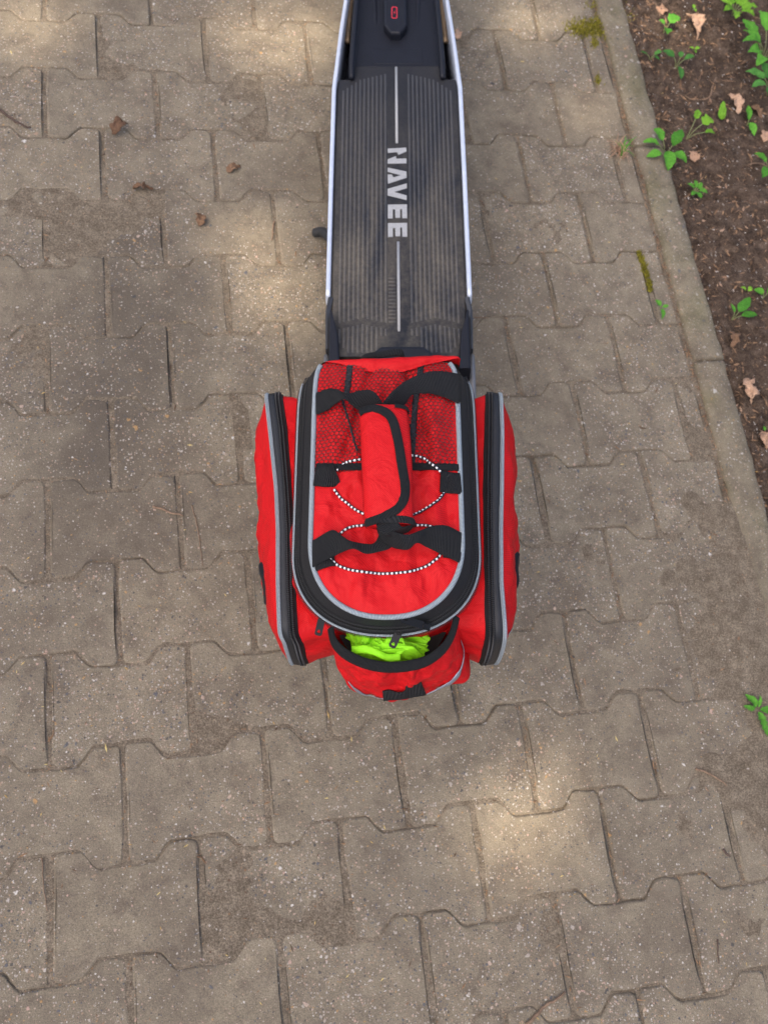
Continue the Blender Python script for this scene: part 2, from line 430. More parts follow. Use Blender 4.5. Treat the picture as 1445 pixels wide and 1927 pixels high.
def strip_on(trees, path, width, off=.0012, n=8, th=.0014, m=4, crown=0):
    """a strip of tape lying on the surfaces in trees, along a drawn path"""
    P2 = cat(path, n); pts, nor = [], []
    w = np.interp(np.linspace(0, 1, len(P2)), np.linspace(0, 1, len(np.atleast_1d(width))), np.atleast_1d(width))
    for q in P2:
        best = None
        for t in trees:
            h, nn = hit(t, q[0], q[1], off)
            if h is not None and (best is None or h[2] > best[0][2]): best = (h, nn)
        if best is None:
            if not pts: continue
            best = (pts[-1] + (np.array(at(q[0], q[1], pts[-1][2])) - pts[-1]), nor[-1])
        pts.append(best[0]); nor.append(best[1])
    pts, nor = np.array(pts), np.array(nor); w = w[-len(pts):]
    for _ in range(3):
        nor[1:-1] = (nor[:-2] + nor[1:-1] * 2 + nor[2:]) / 4; pts[1:-1] = (pts[:-2] + pts[1:-1] * 2 + pts[2:]) / 4
    T = np.gradient(pts, axis=0); S = np.cross(T, nor); S /= np.linalg.norm(S, axis=1)[:, None] + 1e-9
    return ribbon(pts - S * w[:, None] / 2, pts + S * w[:, None] / 2, th, m, crown), pts, nor
def fbm(x, y, z, oct=4): return noise.fractal(Vector((x, y, z)), 1.0, 2.0, oct)

# ================================================================== THE SETTING
# the far ground, a sheet to the horizon
gV, gF = gridmesh(lambda u, v: (u * 160 - 80, v * 160 - 80, -.085), 21, 21)
tag(mesh('ground', gV, gF, M_GROUND, smooth=False), kind='structure')

PLOC = -(QP @ OP)
def pave_obj(o): o.location = V3(PLOC); o.rotation_euler = (0, 0, HEAD); return o
KX0, KX1 = 1.1480, 1.2120                                    # inner and outer face of the edging stones
CUT = 1.1395
# sand bed: fills the joints, here and there right up to the top
def bed(u, v):
    x = -1.5 + u * 2.655; y = -2.0 + v * 4.2
    n1 = fbm(x * 7, y * 7, 3.1, 5); n2 = fbm(x * 40, y * 40, 7.7, 3)
    z = -.0010 - .0016 * smoothstep((x - .3) / .6) + .0044 * n1 + .0012 * n2
    if x > .86 and y < -.28:                                 # earth washed over the lower right corner
        k = min(1, (x - .86) / .28) * min(1, (-.28 - y) / .12); z += .0085 * k * (.55 + .6 * fbm(x * 9, y * 9, 1.3, 4))
    return (x, y, min(z, -.0008 if not (x > .86 and y < -.28) else .0075))
bV, bF = gridmesh(bed, 300, 460)
paving = tag(pave_obj(mesh('paving', bV, bF, M_BED)), kind='structure')

def bone_outline(gx, gy, jit, rnd, d=0.0, xcut=9.0):
    """outline of one double-T stone, pulled in by d; xcut trims it against the edging"""
    gx, gy = gx + d, gy + d
    def w(x): return .07 + .0125 * (2 * smoothstep((abs(x) - .036) / .028) - 1) - gy
    xs = [-.1, -.0985, -.0955, -.091, -.078, -.066, -.061, -.056, -.05, -.044, -.039, -.034, -.015, .015, .034, .039, .044, .05, .056, .061, .066, .078, .091, .0955, .0985, .1]
    cr = {0: .0095, 1: .0045, 2: .0015, 3: .0002}; m = len(xs) - 1
    xe = min(.1 - gx, xcut - d)
    top = []
    for i, x in enumerate(xs):
        x = x * (.1 - gx) / .1; c = cr.get(min(i, m - i), 0)
        if x > xe: x, c = xe, 0
        top.append((x, w(x) - c))
    he = top[-1][1]; hs = top[0][1]
    P = [(x, -y) for x, y in top] + [(xe, -he * .4), (xe, 0), (xe, he * .4)] + [(x, y) for x, y in reversed(top)] + [(-.1 + gx, hs * .4), (-.1 + gx, 0), (-.1 + gx, -hs * .4)]
    P = np.array(P); Q_ = P.copy()
    for i, (x, y) in enumerate(P):
        Q_[i] += jit * np.array([fbm(x * 45 + rnd, y * 45, rnd, 3), fbm(x * 45, y * 45 + rnd, rnd + 9, 3)])
    return Q_
def paver_geo(gx, gy, rnd, xcut=9.0):
    O_ = [bone_outline(gx, gy, .0022, rnd, d, xcut) for d in (0, .0015, .0042)]
    n = len(O_[0])
    def zj(Q, z, a): return np.c_[Q, [z + a * fbm(q[0] * 60 + rnd, q[1] * 60, rnd, 2) for q in Q]]
    rings = [np.c_[O_[0], np.full(n, -.05)], zj(O_[0], -.0042, .0010), zj(O_[1], -.0013, .0007), np.c_[O_[2], np.zeros(n)]]
    V, F, _ = loft(rings, True, False, False)
    b0 = (len(rings) - 1) * n; q = 26                        # close the top in strips across the stone
    up = lambda i: b0 + q + 3 + (q - 1 - i)
    F += [(b0 + i, b0 + i + 1, up(i + 1), up(i)) for i in range(q - 1)]
    F += [(b0 + q - 1, b0 + q, b0 + q + 1, b0 + q + 2, up(q - 1)), (up(0), b0 + n - 3, b0 + n - 2, b0 + n - 1, b0)]
    return V, F
def flat_top(o):
    for p in o.data.polygons:
        if p.normal.z > .999: p.use_smooth = False
    return o
variants = []
for k in range(9):
    par = (.0016 + .0016 * rng.random(), .0002 + .0005 * rng.random(), k * 3.7)
    V, F = paver_geo(*par)
    me = flat_top(mesh('paver', V, F, M_PAVER)); variants.append((me.data, par)); bpy.data.objects.remove(me)
n_pav = 0; rest = []
cells = []
for r in range(-13, 14):
    for c in range(-7, 8):
        x = c * .2 + (.1 if r % 2 else 0) + .1; y = -r * .14
        if x - .1 > CUT - .02: continue
        if x < -1.35: continue
        w = QP @ (np.array([x, y, 0]) - OP); q = RW.T @ (w - CW)
        px = PW / 2 + FPX * q[0] / -q[2]; py = PH / 2 - FPX * q[1] / -q[2]
        d = max(0, -px, px - PW) + max(0, -py, py - PH)
        cells.append((d, x, y))
cells.sort(key=lambda t: t[0])
for i, (d, x, y) in enumerate(cells):
    k = int(rng.integers(9)); me, par = variants[k]
    cut = x + .1 > CUT
    if cut:
        if CUT - x + .1 < .02: continue
        V, F = paver_geo(*par, CUT - x)
    rz, rx, ry, dz = rng.normal(0, .006), rng.normal(0, .005), rng.normal(0, .005), rng.normal(0, .0005)
    if i < 290:
        if cut: o = flat_top(mesh('paver', V, F, M_PAVER))
        else: o = bpy.data.objects.new('paver', me); COL.objects.link(o)
        o.parent = paving; o.location = (x, y, dz); o.rotation_euler = (rx, ry, rz)
        n_pav += 1
    else:
        if not cut: V, F = paver_geo(*par)
        rest.append((V + np.array([x, y, dz]), F))
if rest:
    V, F, _ = join(rest); tag(flat_top(mesh('paver_field', V, F, M_PAVER, paving)), kind='stuff')
# edging stones
kerb = tag(pave_obj(empty('kerb')), kind='structure')
for j in range(-4, 5):
    y0 = -.0247 + .5 * j + .003; y1 = y0 + .494
    if y1 < -1.6: continue
    ys = np.linspace(y0, y1, 70); sect = []
    low = 0
    for y in ys:
        a = .0034 * fbm(y * 14, j, 2.2, 4); b = .0036 * fbm(y * 18, j + 5, 9.2, 4)
        z = .006 - .005 * smoothstep((-.12 - y) / .35) + .0012 * fbm(y * 9, j, 4.4, 3)
        sect.append(np.array([(KX0 + a, y, -.08), (KX0 + a, y, z - .005), (KX0 + .004 + a, y, z - .0008), (KX0 + .02, y, z), (KX1 - .02, y, z + .001), (KX1 - .005 + b, y, z - .0004), (KX1 - .001 + b, y, z - .005), (KX1 + b, y, -.08)]))
    V, F, _ = loft(sect, False); n = 8
    F = [f[::-1] for f in F] + [tuple(range(n)), tuple((len(sect) - 1) * n + q for q in range(n - 1, -1, -1))]
    o = mesh('edging_stone', V, F, M_KERB); o.parent = kerb
# the flower bed's soil beyond
def soilz(x, y):
    return -.012 + .010 * fbm(x * 5, y * 5, 5.5, 4) + .011 * fbm(x * 22, y * 22, 8.5, 4) + .006 * fbm(x * 80, y * 80, 2.5, 3)
def soilf(u, v):
    x = KX1 - .012 + 2.2 * u ** 1.6; y = -2.0 + 4.2 * v
    z = soilz(x, y)
    if u < .03: z = min(z, -.004)
    return (x, y, z)
sV, sF = gridmesh(soilf, 190, 520)
soil = tag(pave_obj(mesh('soil', sV, [f[::-1] for f in sF], M_SOIL)), kind='structure')
SOILB = BVHTree.FromPolygons([V3(QP @ (np.array(v) - OP)) for v in sV], [tuple(f) for f in sF])
def on_soil(px, py, off=0.0):
    d = RW @ ray(px, py); d /= np.linalg.norm(d)
    h = SOILB.ray_cast(Vector(CW), Vector(d))
    return np.array(h[0]) + np.array([0, 0, off]) if h[0] is not None else gw(px, py, .002 + off)

# ================================================================== THE SCOOTER
SC = empty('electric_scooter', (X0, 0, 0), (0, -LAM, 0))
tag(SC, 'black electric scooter with ribbed deck and silver side rails, leaning on its kickstand', 'scooter')
HWY = np.array([(.30, .1135), (.44, .1163), (.70, .1155), (.875, .1143), (.915, .1108), (1.003, .1040), (1.08, .0965), (1.2, .083), (1.30, .068)])
def hw(y): return float(np.interp(y, HWY[:, 0], HWY[:, 1]))
def deckpoly(y0, y1, inset_, n=26):
    ys = np.linspace(y0, y1, n)
    return [(hw(y) - inset_, y) for y in ys] + [(-hw(y) + inset_, y) for y in ys[::-1]]
V, F = prism(deckpoly(.335, .905, .009), .085, .150, .012); mesh('deck_body', V, F, M_DGREY, SC, False)
V, F = prism(deckpoly(.906, 1.28, .009), .085, .112, .006); mesh('front_frame', V, F, M_PLAST, SC, False)
ZM = .1745
def matz(y): return ZM + (.016 * smoothstep((.395 - y) / .09))
def matf(u, v):
    yq = .926 - .030 * smoothstep((abs(u * 2 - 1) - .745) / .03); y = .325 + (yq - .325) * v; h = hw(y) - .0080
    return ((u * 2 - 1) * h, y, matz(y) - .004 * max(0, abs(u * 2 - 1) - .97) / .03)
V, F = gridmesh(matf, 60, 60); nV = len(V)
Vb = V.copy(); Vb[:, 2] = .15
bd = [i * 60 for i in range(60)] + [59 * 60 + j for j in range(1, 60)] + [i * 60 + 59 for i in range(58, -1, -1)] + [j for j in range(58, 0, -1)]
F = [f[::-1] for f in F] + [(bd[i], bd[(i + 1) % len(bd)], bd[(i + 1) % len(bd)] + nV, bd[i] + nV) for i in range(len(bd))]
mato = mesh('deck_mat', np.vstack([V, Vb]), F, M_MAT, SC, False)
# ribs of the mat, each its own piece
for s in (-1, 1):
    for i in range(11):
        x = s * (.0205 + .00735 * i)
        yf = .912 - .0022 * i - (.016 if i > 6 else 0) * (i - 6) / 4; yb = .332 + (.020 * max(0, i - 8) / 2)
        yb = .368 if i < 2 else yb
        brk = .3975 - .002 * abs(i - 5)
        for ya, yb_ in ((yf, brk + .004), (brk - .004, yb)):
            ys = np.linspace(ya, yb_, 24 if ya > .5 else 6)
            sec = []
            for q, y in enumerate(ys):
                e = min(1, min(q, len(ys) - 1 - q) / 1.0); h = .0021 * e
                xx = x * (1 if abs(x) < hw(y) - .012 else (hw(y) - .012) / abs(x)); z = matz(y) - .0002
                sec.append(np.array([(xx - .0021, y, z), (xx - .0015, y, z + h * .75), (xx, y, z + h), (xx + .0015, y, z + h * .75), (xx + .0021, y, z)]))
            V, F, _ = loft(sec, False); mesh('rib', V, F, M_RIB, mato)
# cross ribs between the stripe and the ribs at the rear
for k in range(13):
    y = .395 + k * .0068
    V, F = box(-.0165, -.0045, y, y + .0026, ZM - .001, ZM + .0009, .0006); mesh('cross_rib', V, F, M_RIB, mato)
# stripes and letters inlaid in the mat
for (pa, pb) in (((746, 126), (746, 269)), ((750, 455), (750, 645))):
    a, b = at(*pa, ZM + .001), at(*pb, ZM + .001)
    xs = (a[0] + b[0]) / 2
    V, F = box(xs - .0022, xs + .0022, max(b[1], .372), a[1], ZM - .002, ZM + .0016, .0006); mesh('stripe', V, F, M_LETTER, mato)
LET = [[(395, 190), (730, 172), (735, 240), (590, 300), (565, 250), (400, 265)],
       [(395, 385), (545, 325), (550, 372), (735, 370), (735, 455), (395, 460)],
       [(395, 535), (735, 605), (740, 715), (400, 825), (395, 660), (470, 660), (500, 712), (635, 670), (395, 605)],
       [(740, 820), (742, 905), (510, 975), (742, 1040), (740, 1120), (395, 1035), (395, 920)],
       [(398, 1205), (745, 1200), (748, 1448), (660, 1448), (655, 1285), (622, 1285), (622, 1440), (535, 1440), (530, 1288), (488, 1290), (488, 1452), (400, 1452)]]
LET.append([(x + 2, y + 336) for x, y in LET[4]])
ctr = at(690 + 565 * .1038, 360, ZM)
from mathutils.geometry import tessellate_polygon
for nm, group in (('letter', (0, 1)), ('letter', (2,)), ('letter', (3,)), ('letter', (4,)), ('letter', (5,))):
    parts = []
    for gi in group:
        P = np.array([at(690 + x * .1038, 260 + y * .1038, ZM + .001)[:2] for x, y in LET[gi]])
        P[:, 0] += -.0015 - 0
        n = len(P)
        V = np.vstack([np.c_[P, np.full(n, ZM + .0012)], np.c_[P, np.full(n, ZM - .002)]])
        tr = tessellate_polygon([[Vector((p[0], p[1], 0)) for p in P]])
        F = [tuple(t) for t in tr] + [(i, (i + 1) % n, (i + 1) % n + n, i + n) for i in range(n)]
        parts.append((V, F))
    V, F, _ = join(parts); mesh(nm, V, F, M_LETTER, mato, False)
# silver side rails
for s in (-1, 1):
    ys = np.linspace(.4425, 1.26, 60); sec = []
    for y in ys:
        h = hw(y); zz = .0
        sec.append(np.array([(s * (h - .0070), y, .150), (s * (h - .0070), y, .1785), (s * (h - .0060), y, .1795), (s * (h - .0012), y, .1795), (s * h, y, .1783), (s * (h + .001), y, .165), (s * (h - .001), y, .098), (s * (h - .012), y, .09)]))
    V, F, _ = loft(sec, True, True, True); mesh('side_rail', V, F, M_ALU, SC, True)
    # dark rear corner trim and grey swing-arm cover
    ys = np.linspace(.345, .4405, 12); sec = []
    for y in ys:
        h = hw(y) + .0005 - .004 * smoothstep((y - .415) / .025)
        sec.append(np.array([(s * (h - .008), y, .12), (s * (h - .008), y, .1765), (s * (h - .003), y, .1785), (s * h, y, .176), (s * (h + .001), y, .12)]))
    V, F, _ = loft(sec, True, True, True); mesh('rear_trim', V, F, M_DGREY, SC, False)
    ys = np.linspace(.03, .3435, 14); sec = []
    for y in ys:
        h = .1185 - .012 * smoothstep((.3 - y) / .3)
        sec.append(np.array([(s * (h - .012), y, .09), (s * (h - .010), y, .160), (s * (h - .004), y, .166), (s * h, y, .160), (s * (h + .001), y, .09)]))
    V, F, _ = loft(sec, True, True, True); mesh('swing_arm_cover', V, F, M_GREY, SC, True)
    # black corner wedge beside the mat's rear end
    P = [(s * .1085, .405), (s * .1085, .30), (s * .0905, .30), (s * .0945, .36)]
    V, F = prism(P if s > 0 else P[::-1], .15, .1955, .003); mesh('corner_wedge', V, F, M_PLAST, SC, False)
# humped front of the rear mudguard
P = [(-.056, .300), (-.043, .322), (-.028, .334), (.036, .334), (.050, .322), (.062, .300), (.062, .27), (-.056, .27)]
V, F = prism(P, .17, .206, .006); mesh('mudguard_front', V, F, M_PLAST, SC, False)
# front tray
P = [(-.076, .929), (.076, .929), (.066, 1.25), (-.066, 1.25)]
V, F = prism(P, .14, .172, .002); mesh('front_tray', V, F, M_PLAST, SC, False)
V, F = box(-.044, .046, .935, .972, .170, .1727, .0008); mesh('tray_panel', V, F, M_PLAST, SC, False)
for s in (-1, 1):
    A = np.array([(s * .0800, .893, .1795), (s * .0795, .93, .186), (s * .0760, 1.0, .191), (s * .0700, 1.12, .196), (s * .064, 1.25, .2)])
    V, F, uv = tube(cat(A, 8), [.0035] + [.0052] * 31 + [.005], 10, flat=1.2); mesh('tray_ridge', V, F, M_PLAST, SC)
    A = np.array([(s * .037, 1.01, .1680), (s * .039, 1.06, .1705), (s * .042, 1.12, .172), (s * .046, 1.25, .174)])
    V, F, uv = tube(cat(A, 6), .0048, 8, flat=.7); mesh('tray_rib', V, F, M_PLAST, SC)
    A = np.array([(s * .0905, 1.015, .145), (s * .086, 1.09, .15), (s * .074, 1.24, .155)])
    V, F, uv = tube(cat(A, 6), .0050, 8); mesh('bracket_bar', V, F, simple('bronze_bracket', (.20, .14, .085), .45, .5), SC)
# charging-port cover with a printed battery mark
def octo(k, z): return np.array([at(*p, z)[:2] for p in ((721, -60), (722, 46), (735, 62), (753, 62), (766, 46), (764, -60))]) if k else None
zp = .188
P = octo(1, zp); V, F = prism(P[::-1], .168, zp, .0045); port = mesh('charging_port_cover', V, F, M_PLAST, SC, False)
def rrect(cx, cy, a, b, r, n=5):
    out = []
    for qx, qy, a0 in ((1, 1, 0), (-1, 1, 90), (-1, -1, 180), (1, -1, 270)):
        for k in range(n):
            t = math.radians(a0 + 90 * k / (n - 1)); out.append((cx + qx * (a - r) + r * math.cos(t), cy + qy * (b - r) + r * math.sin(t)))
    return np.array(out)
e0 = at(742, 24, zp)
o_, i_ = rrect(e0[0], e0[1], .0052, .0145, .003), rrect(e0[0], e0[1], .0037, .0128, .002)
n = len(o_); V = np.vstack([np.c_[o_, np.full(n, zp + .0005)], np.c_[i_, np.full(n, zp + .0005)]]); F = [(j, (j + 1) % n, (j + 1) % n + n, j + n) for j in range(n)]
bo = np.array([(.0012, .006), (-.0016, -.0008), (-.0002, -.0008), (-.0012, -.006), (.0016, .0008), (.0002, .0008)]) + e0[:2]
V = np.vstack([V, np.c_[bo, np.full(6, zp + .0005)]]); b0 = 2 * n; F += [(b0, b0 + 1, b0 + 2), (b0, b0 + 2, b0 + 5), (b0 + 2, b0 + 3, b0 + 4), (b0 + 2, b0 + 4, b0 + 5)]
mesh('battery_mark', V, F, M_REDINK, port, False)
# running gear: mostly hidden below the bag and ahead of the picture
def wheel(y, name):
    a = np.linspace(0, 2 * PI, 49)[:-1]
    P = np.c_[np.zeros(48), y + .098 * np.cos(a), .127 + .098 * np.sin(a)]
    V, F, uv = [], [], []
    for i in range(48):
        rad = np.array([0, math.cos(a[i]), math.sin(a[i])])
        for j in range(12):
            b = 2 * PI * j / 12; V.append(P[i] + .029 * (math.cos(b) * rad) + .030 * math.sin(b) * np.array([1, 0, 0]))
    F = [(i * 12 + j, i * 12 + (j + 1) % 12, ((i + 1) % 48) * 12 + (j + 1) % 12, ((i + 1) % 48) * 12 + j) for i in range(48) for j in range(12)]
    w = mesh('wheel', V, F, M_TYRE, SC)
    rr = np.c_[y + .074 * np.cos(a), .127 + .074 * np.sin(a)]
    V, F = prism(rr, -.022, .022, .003); V = V[:, [2, 0, 1]]; mesh('rim', V, F, M_RIM, w, False)
wheel(.10, 'rear'); wheel(1.40, 'front')
a = np.linspace(math.radians(20), math.radians(165), 22)
sec = []
for t in a:
    c = np.array([0, .10 + .137 * math.cos(t), .127 + .134 * math.sin(t)]); rd = np.array([0, math.cos(t), math.sin(t)])
    sec.append(np.array([c + np.array([x, 0, 0]) + rd * h for x, h in ((-.042, -.02), (-.038, 0), (.038, 0), (.042, -.02), (.036, -.004), (-.036, -.004))]))
V, F, _ = loft(sec, True, True, True); mesh('rear_mudguard', V, F, M_PLAST, SC, False)
V, F = box(-.072, .052, -.125, .135, .2655, .2705, .001); mesh('rear_rack', V, F, M_METAL, SC, False)
for s in (-1, 1):
    V, F, uv = tube(cat([(s * .048, .10, .127), (s * .058, .09, .2), (s * .045, .05, .262)], 6), .005, 8); mesh('rack_strut', V, F, M_METAL, SC)
    V, F, uv = tube(cat([(s * .050, .33, .12), (s * .052, .2, .125), (s * .050, .09, .127)], 6), .011, 8); mesh('swing_arm', V, F, M_DGREY, SC)
    V, F, uv = tube(cat([(s * .047, 1.40, .127), (s * .047, 1.37, .25), (s * .03, 1.34, .33)], 6), .012, 8); mesh('fork_leg', V, F, M_DGREY, SC)
V, F, uv = tube(cat([(0, 1.22, .13), (0, 1.29, .22), (0, 1.33, .34)], 8), .045, 12); mesh('neck', V, F, M_DGREY, SC)
V, F, uv = tube(cat([(0, 1.335, .30), (0, 1.28, .75), (0, 1.235, 1.12)], 8), .026, 14, up=(0, 1, 0)); mesh('stem', V, F, M_DGREY, SC)
V, F, uv = tube(cat([(-.27, 1.20, 1.13), (-.1, 1.23, 1.13), (.1, 1.23, 1.13), (.27, 1.20, 1.13)], 6), .015, 10); mesh('handlebar', V, F, M_PLAST, SC)
# kickstand: hinge under the deck, foot on the paving
foot = MS.T @ (gw(592, 438, .008) - np.array([X0, 0, 0]))
V, F, uv = tube(cat([(-.070, .585, .098), (-.095, .600, .075), foot + np.array([.020, -.010, .012]), foot], 7), .0085, 10, up=(0, 1, 0)); mesh('kickstand', V, F, M_TYRE, SC)

# ================================================================== THE BAG
BX = -.021
BO = np.array([BX, 0, .2708])
BAG = empty('rear_rack_bag', V3(MS @ BO + np.array([X0, 0, 0])), (0, -LAM, 0))
tag(BAG, 'red zipped rack bag with black straps, net top and side pockets behind the scooter deck', 'bag')
def bp(name, geo, m, parent=None, smooth=True, kind=None):
    V, F = geo[0], geo[1]; uv = geo[2] if len(geo) > 2 else None
    o = mesh(name, V, F, m, BAG if parent is None else parent, smooth, uv, BO)
    if kind: o['kind'] = kind
    return o
YF, YR, AA, Y0 = .163, -.1615, .0855, -.070
def ring(side, rear, front, z, n=220, wr=0.0, seed=0.0, zj=0.0):
    t = np.linspace(0, 2 * PI, 1600, endpoint=False) + PI / 2      # start at front middle, counter-clockwise
    c, s = np.cos(t), np.sin(t)
    a = AA + side
    ex = np.where(s < 0, 2.25, 14.0); dep = np.where(s < 0, Y0 - (YR - rear), YF + front - Y0)
    x = BX + a * np.sign(c) * np.abs(c) ** (2 / ex); y = Y0 + dep * np.sign(s) * np.abs(s) ** (2 / ex)
    P = resample(np.c_[x, y, np.full(len(x), z)], n, True)
    if wr:
        cx = np.array([BX, Y0, 0])
        for i, p in enumerate(P):
            d = p - cx; d[2] = 0; d /= np.linalg.norm(d) + 1e-9
            P[i] = p + d * wr * fbm(p[0] * 22 + seed, p[1] * 22, p[2] * 30, 3) * 1.0
    return P
def openring(P): return P[(P[:, 1] < YF - .004)]
# body
lv = [(.0245, .0075, .005, .391), (.027, .0065, .006, .384), (.0295, .003, .007, .36), (.030, .002, .008, .33), (.028, .002, .006, .295), (.020, .0, .002, .276), (.012, -.004, -.006, .2712)]
R_ = [ring(a, b, c, z, wr=.006 if 0 < i < 5 else 0, seed=4) for i, (a, b, c, z) in enumerate(lv)]
g = loft(R_[::-1], True, True, False); body = bp('body', g, M_RED); BODYT = bvh(g[0], g[1])
# black lid band, zip tapes, pipings
bp('lid_band', loft([ring(.0135, .0042, .003, .4275), ring(.0105, .0032, .002, .436), ring(.002, .001, .001, .4495)]), M_BAND)
bp('zip_tape', loft([ring(.0225, .0088, .005, .4055), ring(.0195, .0066, .004, .414), ring(.0135, .0042, .003, .4275)]), M_TAPE)
bp('expander_zip_tape', loft([ring(.0245, .0076, .005, .390), ring(.0262, .0085, .006, .397), ring(.0232, .0092, .005, .405)]), M_TAPE)
def coil(P, up, gap, pitch=.0021, lx=.0030, w=.0011, h=.0011):
    P = resample(P, max(4, int(plen(P)[-1] / pitch)))
    T = np.gradient(P, axis=0); T /= np.linalg.norm(T, axis=1)[:, None]
    U = np.broadcast_to(np.asarray(up, float), P.shape) if np.ndim(up) == 1 else resample(up, len(P))
    U = U / np.linalg.norm(U, axis=1)[:, None]; S = np.cross(T, U); S /= np.linalg.norm(S, axis=1)[:, None]; U = np.cross(S, T)
    V, F = [], []
    for i in range(len(P)):
        for sd in (-1, 1):
            c = P[i] + S[i] * sd * gap + T[i] * (pitch * .5 if sd > 0 else 0); b = len(V)
            t = T[i] + S[i] * .25 * sd
            for (l, k, q) in ((-1, -1, 0), (1, -1, 0), (1, 1, 0), (-1, 1, 0), (-.8, -.6, 1), (.8, -.6, 1), (.8, .6, 1), (-.8, .6, 1)):
                V.append(c + S[i] * l * lx / 2 + t * k * w / 2 + U[i] * q * h)
            F += [(b, b + 3, b + 2, b + 1), (b + 4, b + 5, b + 6, b + 7)] + [(b + q, b + (q + 1) % 4, b + 4 + (q + 1) % 4, b + 4 + q) for q in range(4)]
    return np.array(V), F
def outup(P, w=.8):
    U = P - np.array([BX, Y0, 0]); U[:, 2] = 0; U /= np.linalg.norm(U, axis=1)[:, None]; U = U * w; U[:, 2] = 1; return U
P = openring(ring(.0178, .0060, .004, .4195)); P = P + outup(P, .8) * .0006
bp('zip_coil', coil(P, outup(P, 1.0), .0019), M_TEETH, kind='stuff')
P = openring(ring(.0258, .0090, .006, .3985)); bp('expander_zip_coil', coil(P, outup(P, 1.5), .0016, lx=.0026), M_TEETH, kind='stuff')
P = resample(openring(ring(.0006, .0006, 0, .4508)), 220); bp('lid_piping', tube(P, .0031, 8), M_PIPE)
P = resample(openring(ring(.0243, .0098, .005, .4062)), 220); bp('lower_piping', tube(P, .0014, 8), M_PIPE)
# lid panel
rimL = ring(-.0005, -.0005, -.001, .4495, n=400)
RX = np.abs(rimL[:, 0] - BX)
def halfw(y):
    s_ = y - Y0
    if s_ < 0: q = min(1, abs(s_) / (Y0 - YR)); return AA * (1 - q ** 2.25) ** (1 / 2.25)
    q = min(1, s_ / (YF - Y0)); return AA * (1 - q ** 14) ** (1 / 14)
def lidz(x, y):
    h = max(halfw(y), .004); e = 1 - min(1, abs(x - BX) / h) ** 2
    ey = min(1, max(0, (y - YR) / .05)) * min(1, max(0, (YF - y) / .03))
    z = .4495 + .0075 * math.sqrt(max(0, e)) * math.sqrt(ey)
    front = smoothstep((y - .0) / .05)
    w = .0022 * fbm(x * 30, y * 12, 1.7, 3) + .0012 * fbm(x * 70, y * 45, 6.2, 2)
    f1 = -.0060 * math.exp(-((x + .062 - .25 * (y - .06)) / .006) ** 2) - .0050 * math.exp(-((x - .022 + .2 * (y - .06)) / .007) ** 2) + .0035 * math.exp(-((x - .036) / .012) ** 2) + .003 * math.exp(-((x + .082) / .010) ** 2)
    rear = .0016 * math.sin(x * 120 + 1.2 * math.sin(y * 40)) * smoothstep((-.06 - y) / .06)
    return z + (w * 2.4 + f1 * 1.25 * front + rear * 1.3) * min(1, e * 3) * min(1, ey * 1.5)
def lidf(u, v):
    y = YR + .0008 + (YF - YR - .0016) * v
    x = BX + (2 * u - 1) * halfw(y) * .998; return (x, y, lidz(x, y))
g = gridmesh(lidf, 90, 170); g = (g[0], [f[::-1] for f in g[1]]); bp('lid_panel', g, M_RED); LIDT = bvh(*g)
# dark elastic straps under the net
for path in ([(659, 688), (656, 712), (652, 742)], [(792, 688), (788, 720), (779, 780), (776, 850), (776, 872)], [(640, 742), (655, 790), (672, 850)]):
    g, _, _ = strip_on([LIDT], path, .0075 if path[0][0] != 640 else .0025, .0009, th=.0008); bp('elastic_strip', g, M_BAND)
# net over the front half of the lid
ynet0, ynet1 = at(728, 882, .455)[1], YF - .002
vs_, fs_ = [], []; hx = .0054; hy = hx * 1.5 / math.sqrt(3) * .92
idx = {}
def nv(x, y):
    k = (round(x * 1e5), round(y * 1e5))
    if k not in idx:
        idx[k] = len(vs_); xx = x + .0016 * fbm(x * 25, y * 25, 3.3, 2); yy = y + .0016 * fbm(x * 25, y * 25, 8.3, 2)
        vs_.append((xx, yy, lidz(xx, yy) + .0016 + .0012 * max(0, fbm(x * 18, y * 18, 5.1, 2))))
    return idx[k]
rr = 0; y = ynet0
while y < ynet1:
    x = BX - AA + (hx / 2 if rr % 2 else 0)
    while x < BX + AA:
        if abs(x - BX) < halfw(y) - .004:
            R0 = hx / math.sqrt(3)
            fs_.append([nv(x + R0 * math.sin(k * PI / 3), y + .92 * R0 * math.cos(k * PI / 3)) for k in range(6)])
        x += hx
    y += hy; rr += 1
neto = bp('net', (np.array(vs_), [f[::-1] for f in fs_]), M_NET, smooth=False)
wf = neto.modifiers.new('wire', 'WIREFRAME'); wf.thickness = .0009; wf.use_even_offset = False
# lower hem of the net
g, _, _ = strip_on([LIDT], [(596, 879), (640, 880), (690, 879), (730, 879), (780, 879), (830, 880), (862, 881)], .0085, .0022, th=.0014); bp('net_hem', g, M_BIND)
# red fabric folded over the front edge
top_ = [(612, 681), (640, 678), (680, 676), (740, 673), (800, 671), (858, 670), (866, 674)]
low_ = [(614, 681), (640, 685), (668, 692), (700, 700), (735, 703), (765, 698), (800, 687), (858, 674), (868, 676)]
tA = resample(cat([at(*p, .4535) for p in top_], 6), 40); tB = resample(cat([at(*p, .4565) for p in low_], 6), 40)
def fold(u, v):
    i = int(round(u * 39)); k = math.sin(PI * u) ** .6
    p = tA[i] * (1 - v) + tB[i] * v
    if v < .25: p = p + np.array([0, .002 * k, -.02 * (1 - v / .25) ** 1.5])
    return p + np.array([0, 0, .0055 * k * math.sin(PI * min(1, v + .1)) + .0022 * fbm(p[0] * 45, p[1] * 60, 2.2, 3)])
g = gridmesh(fold, 40, 14); bp('front_fold', g, M_RED)
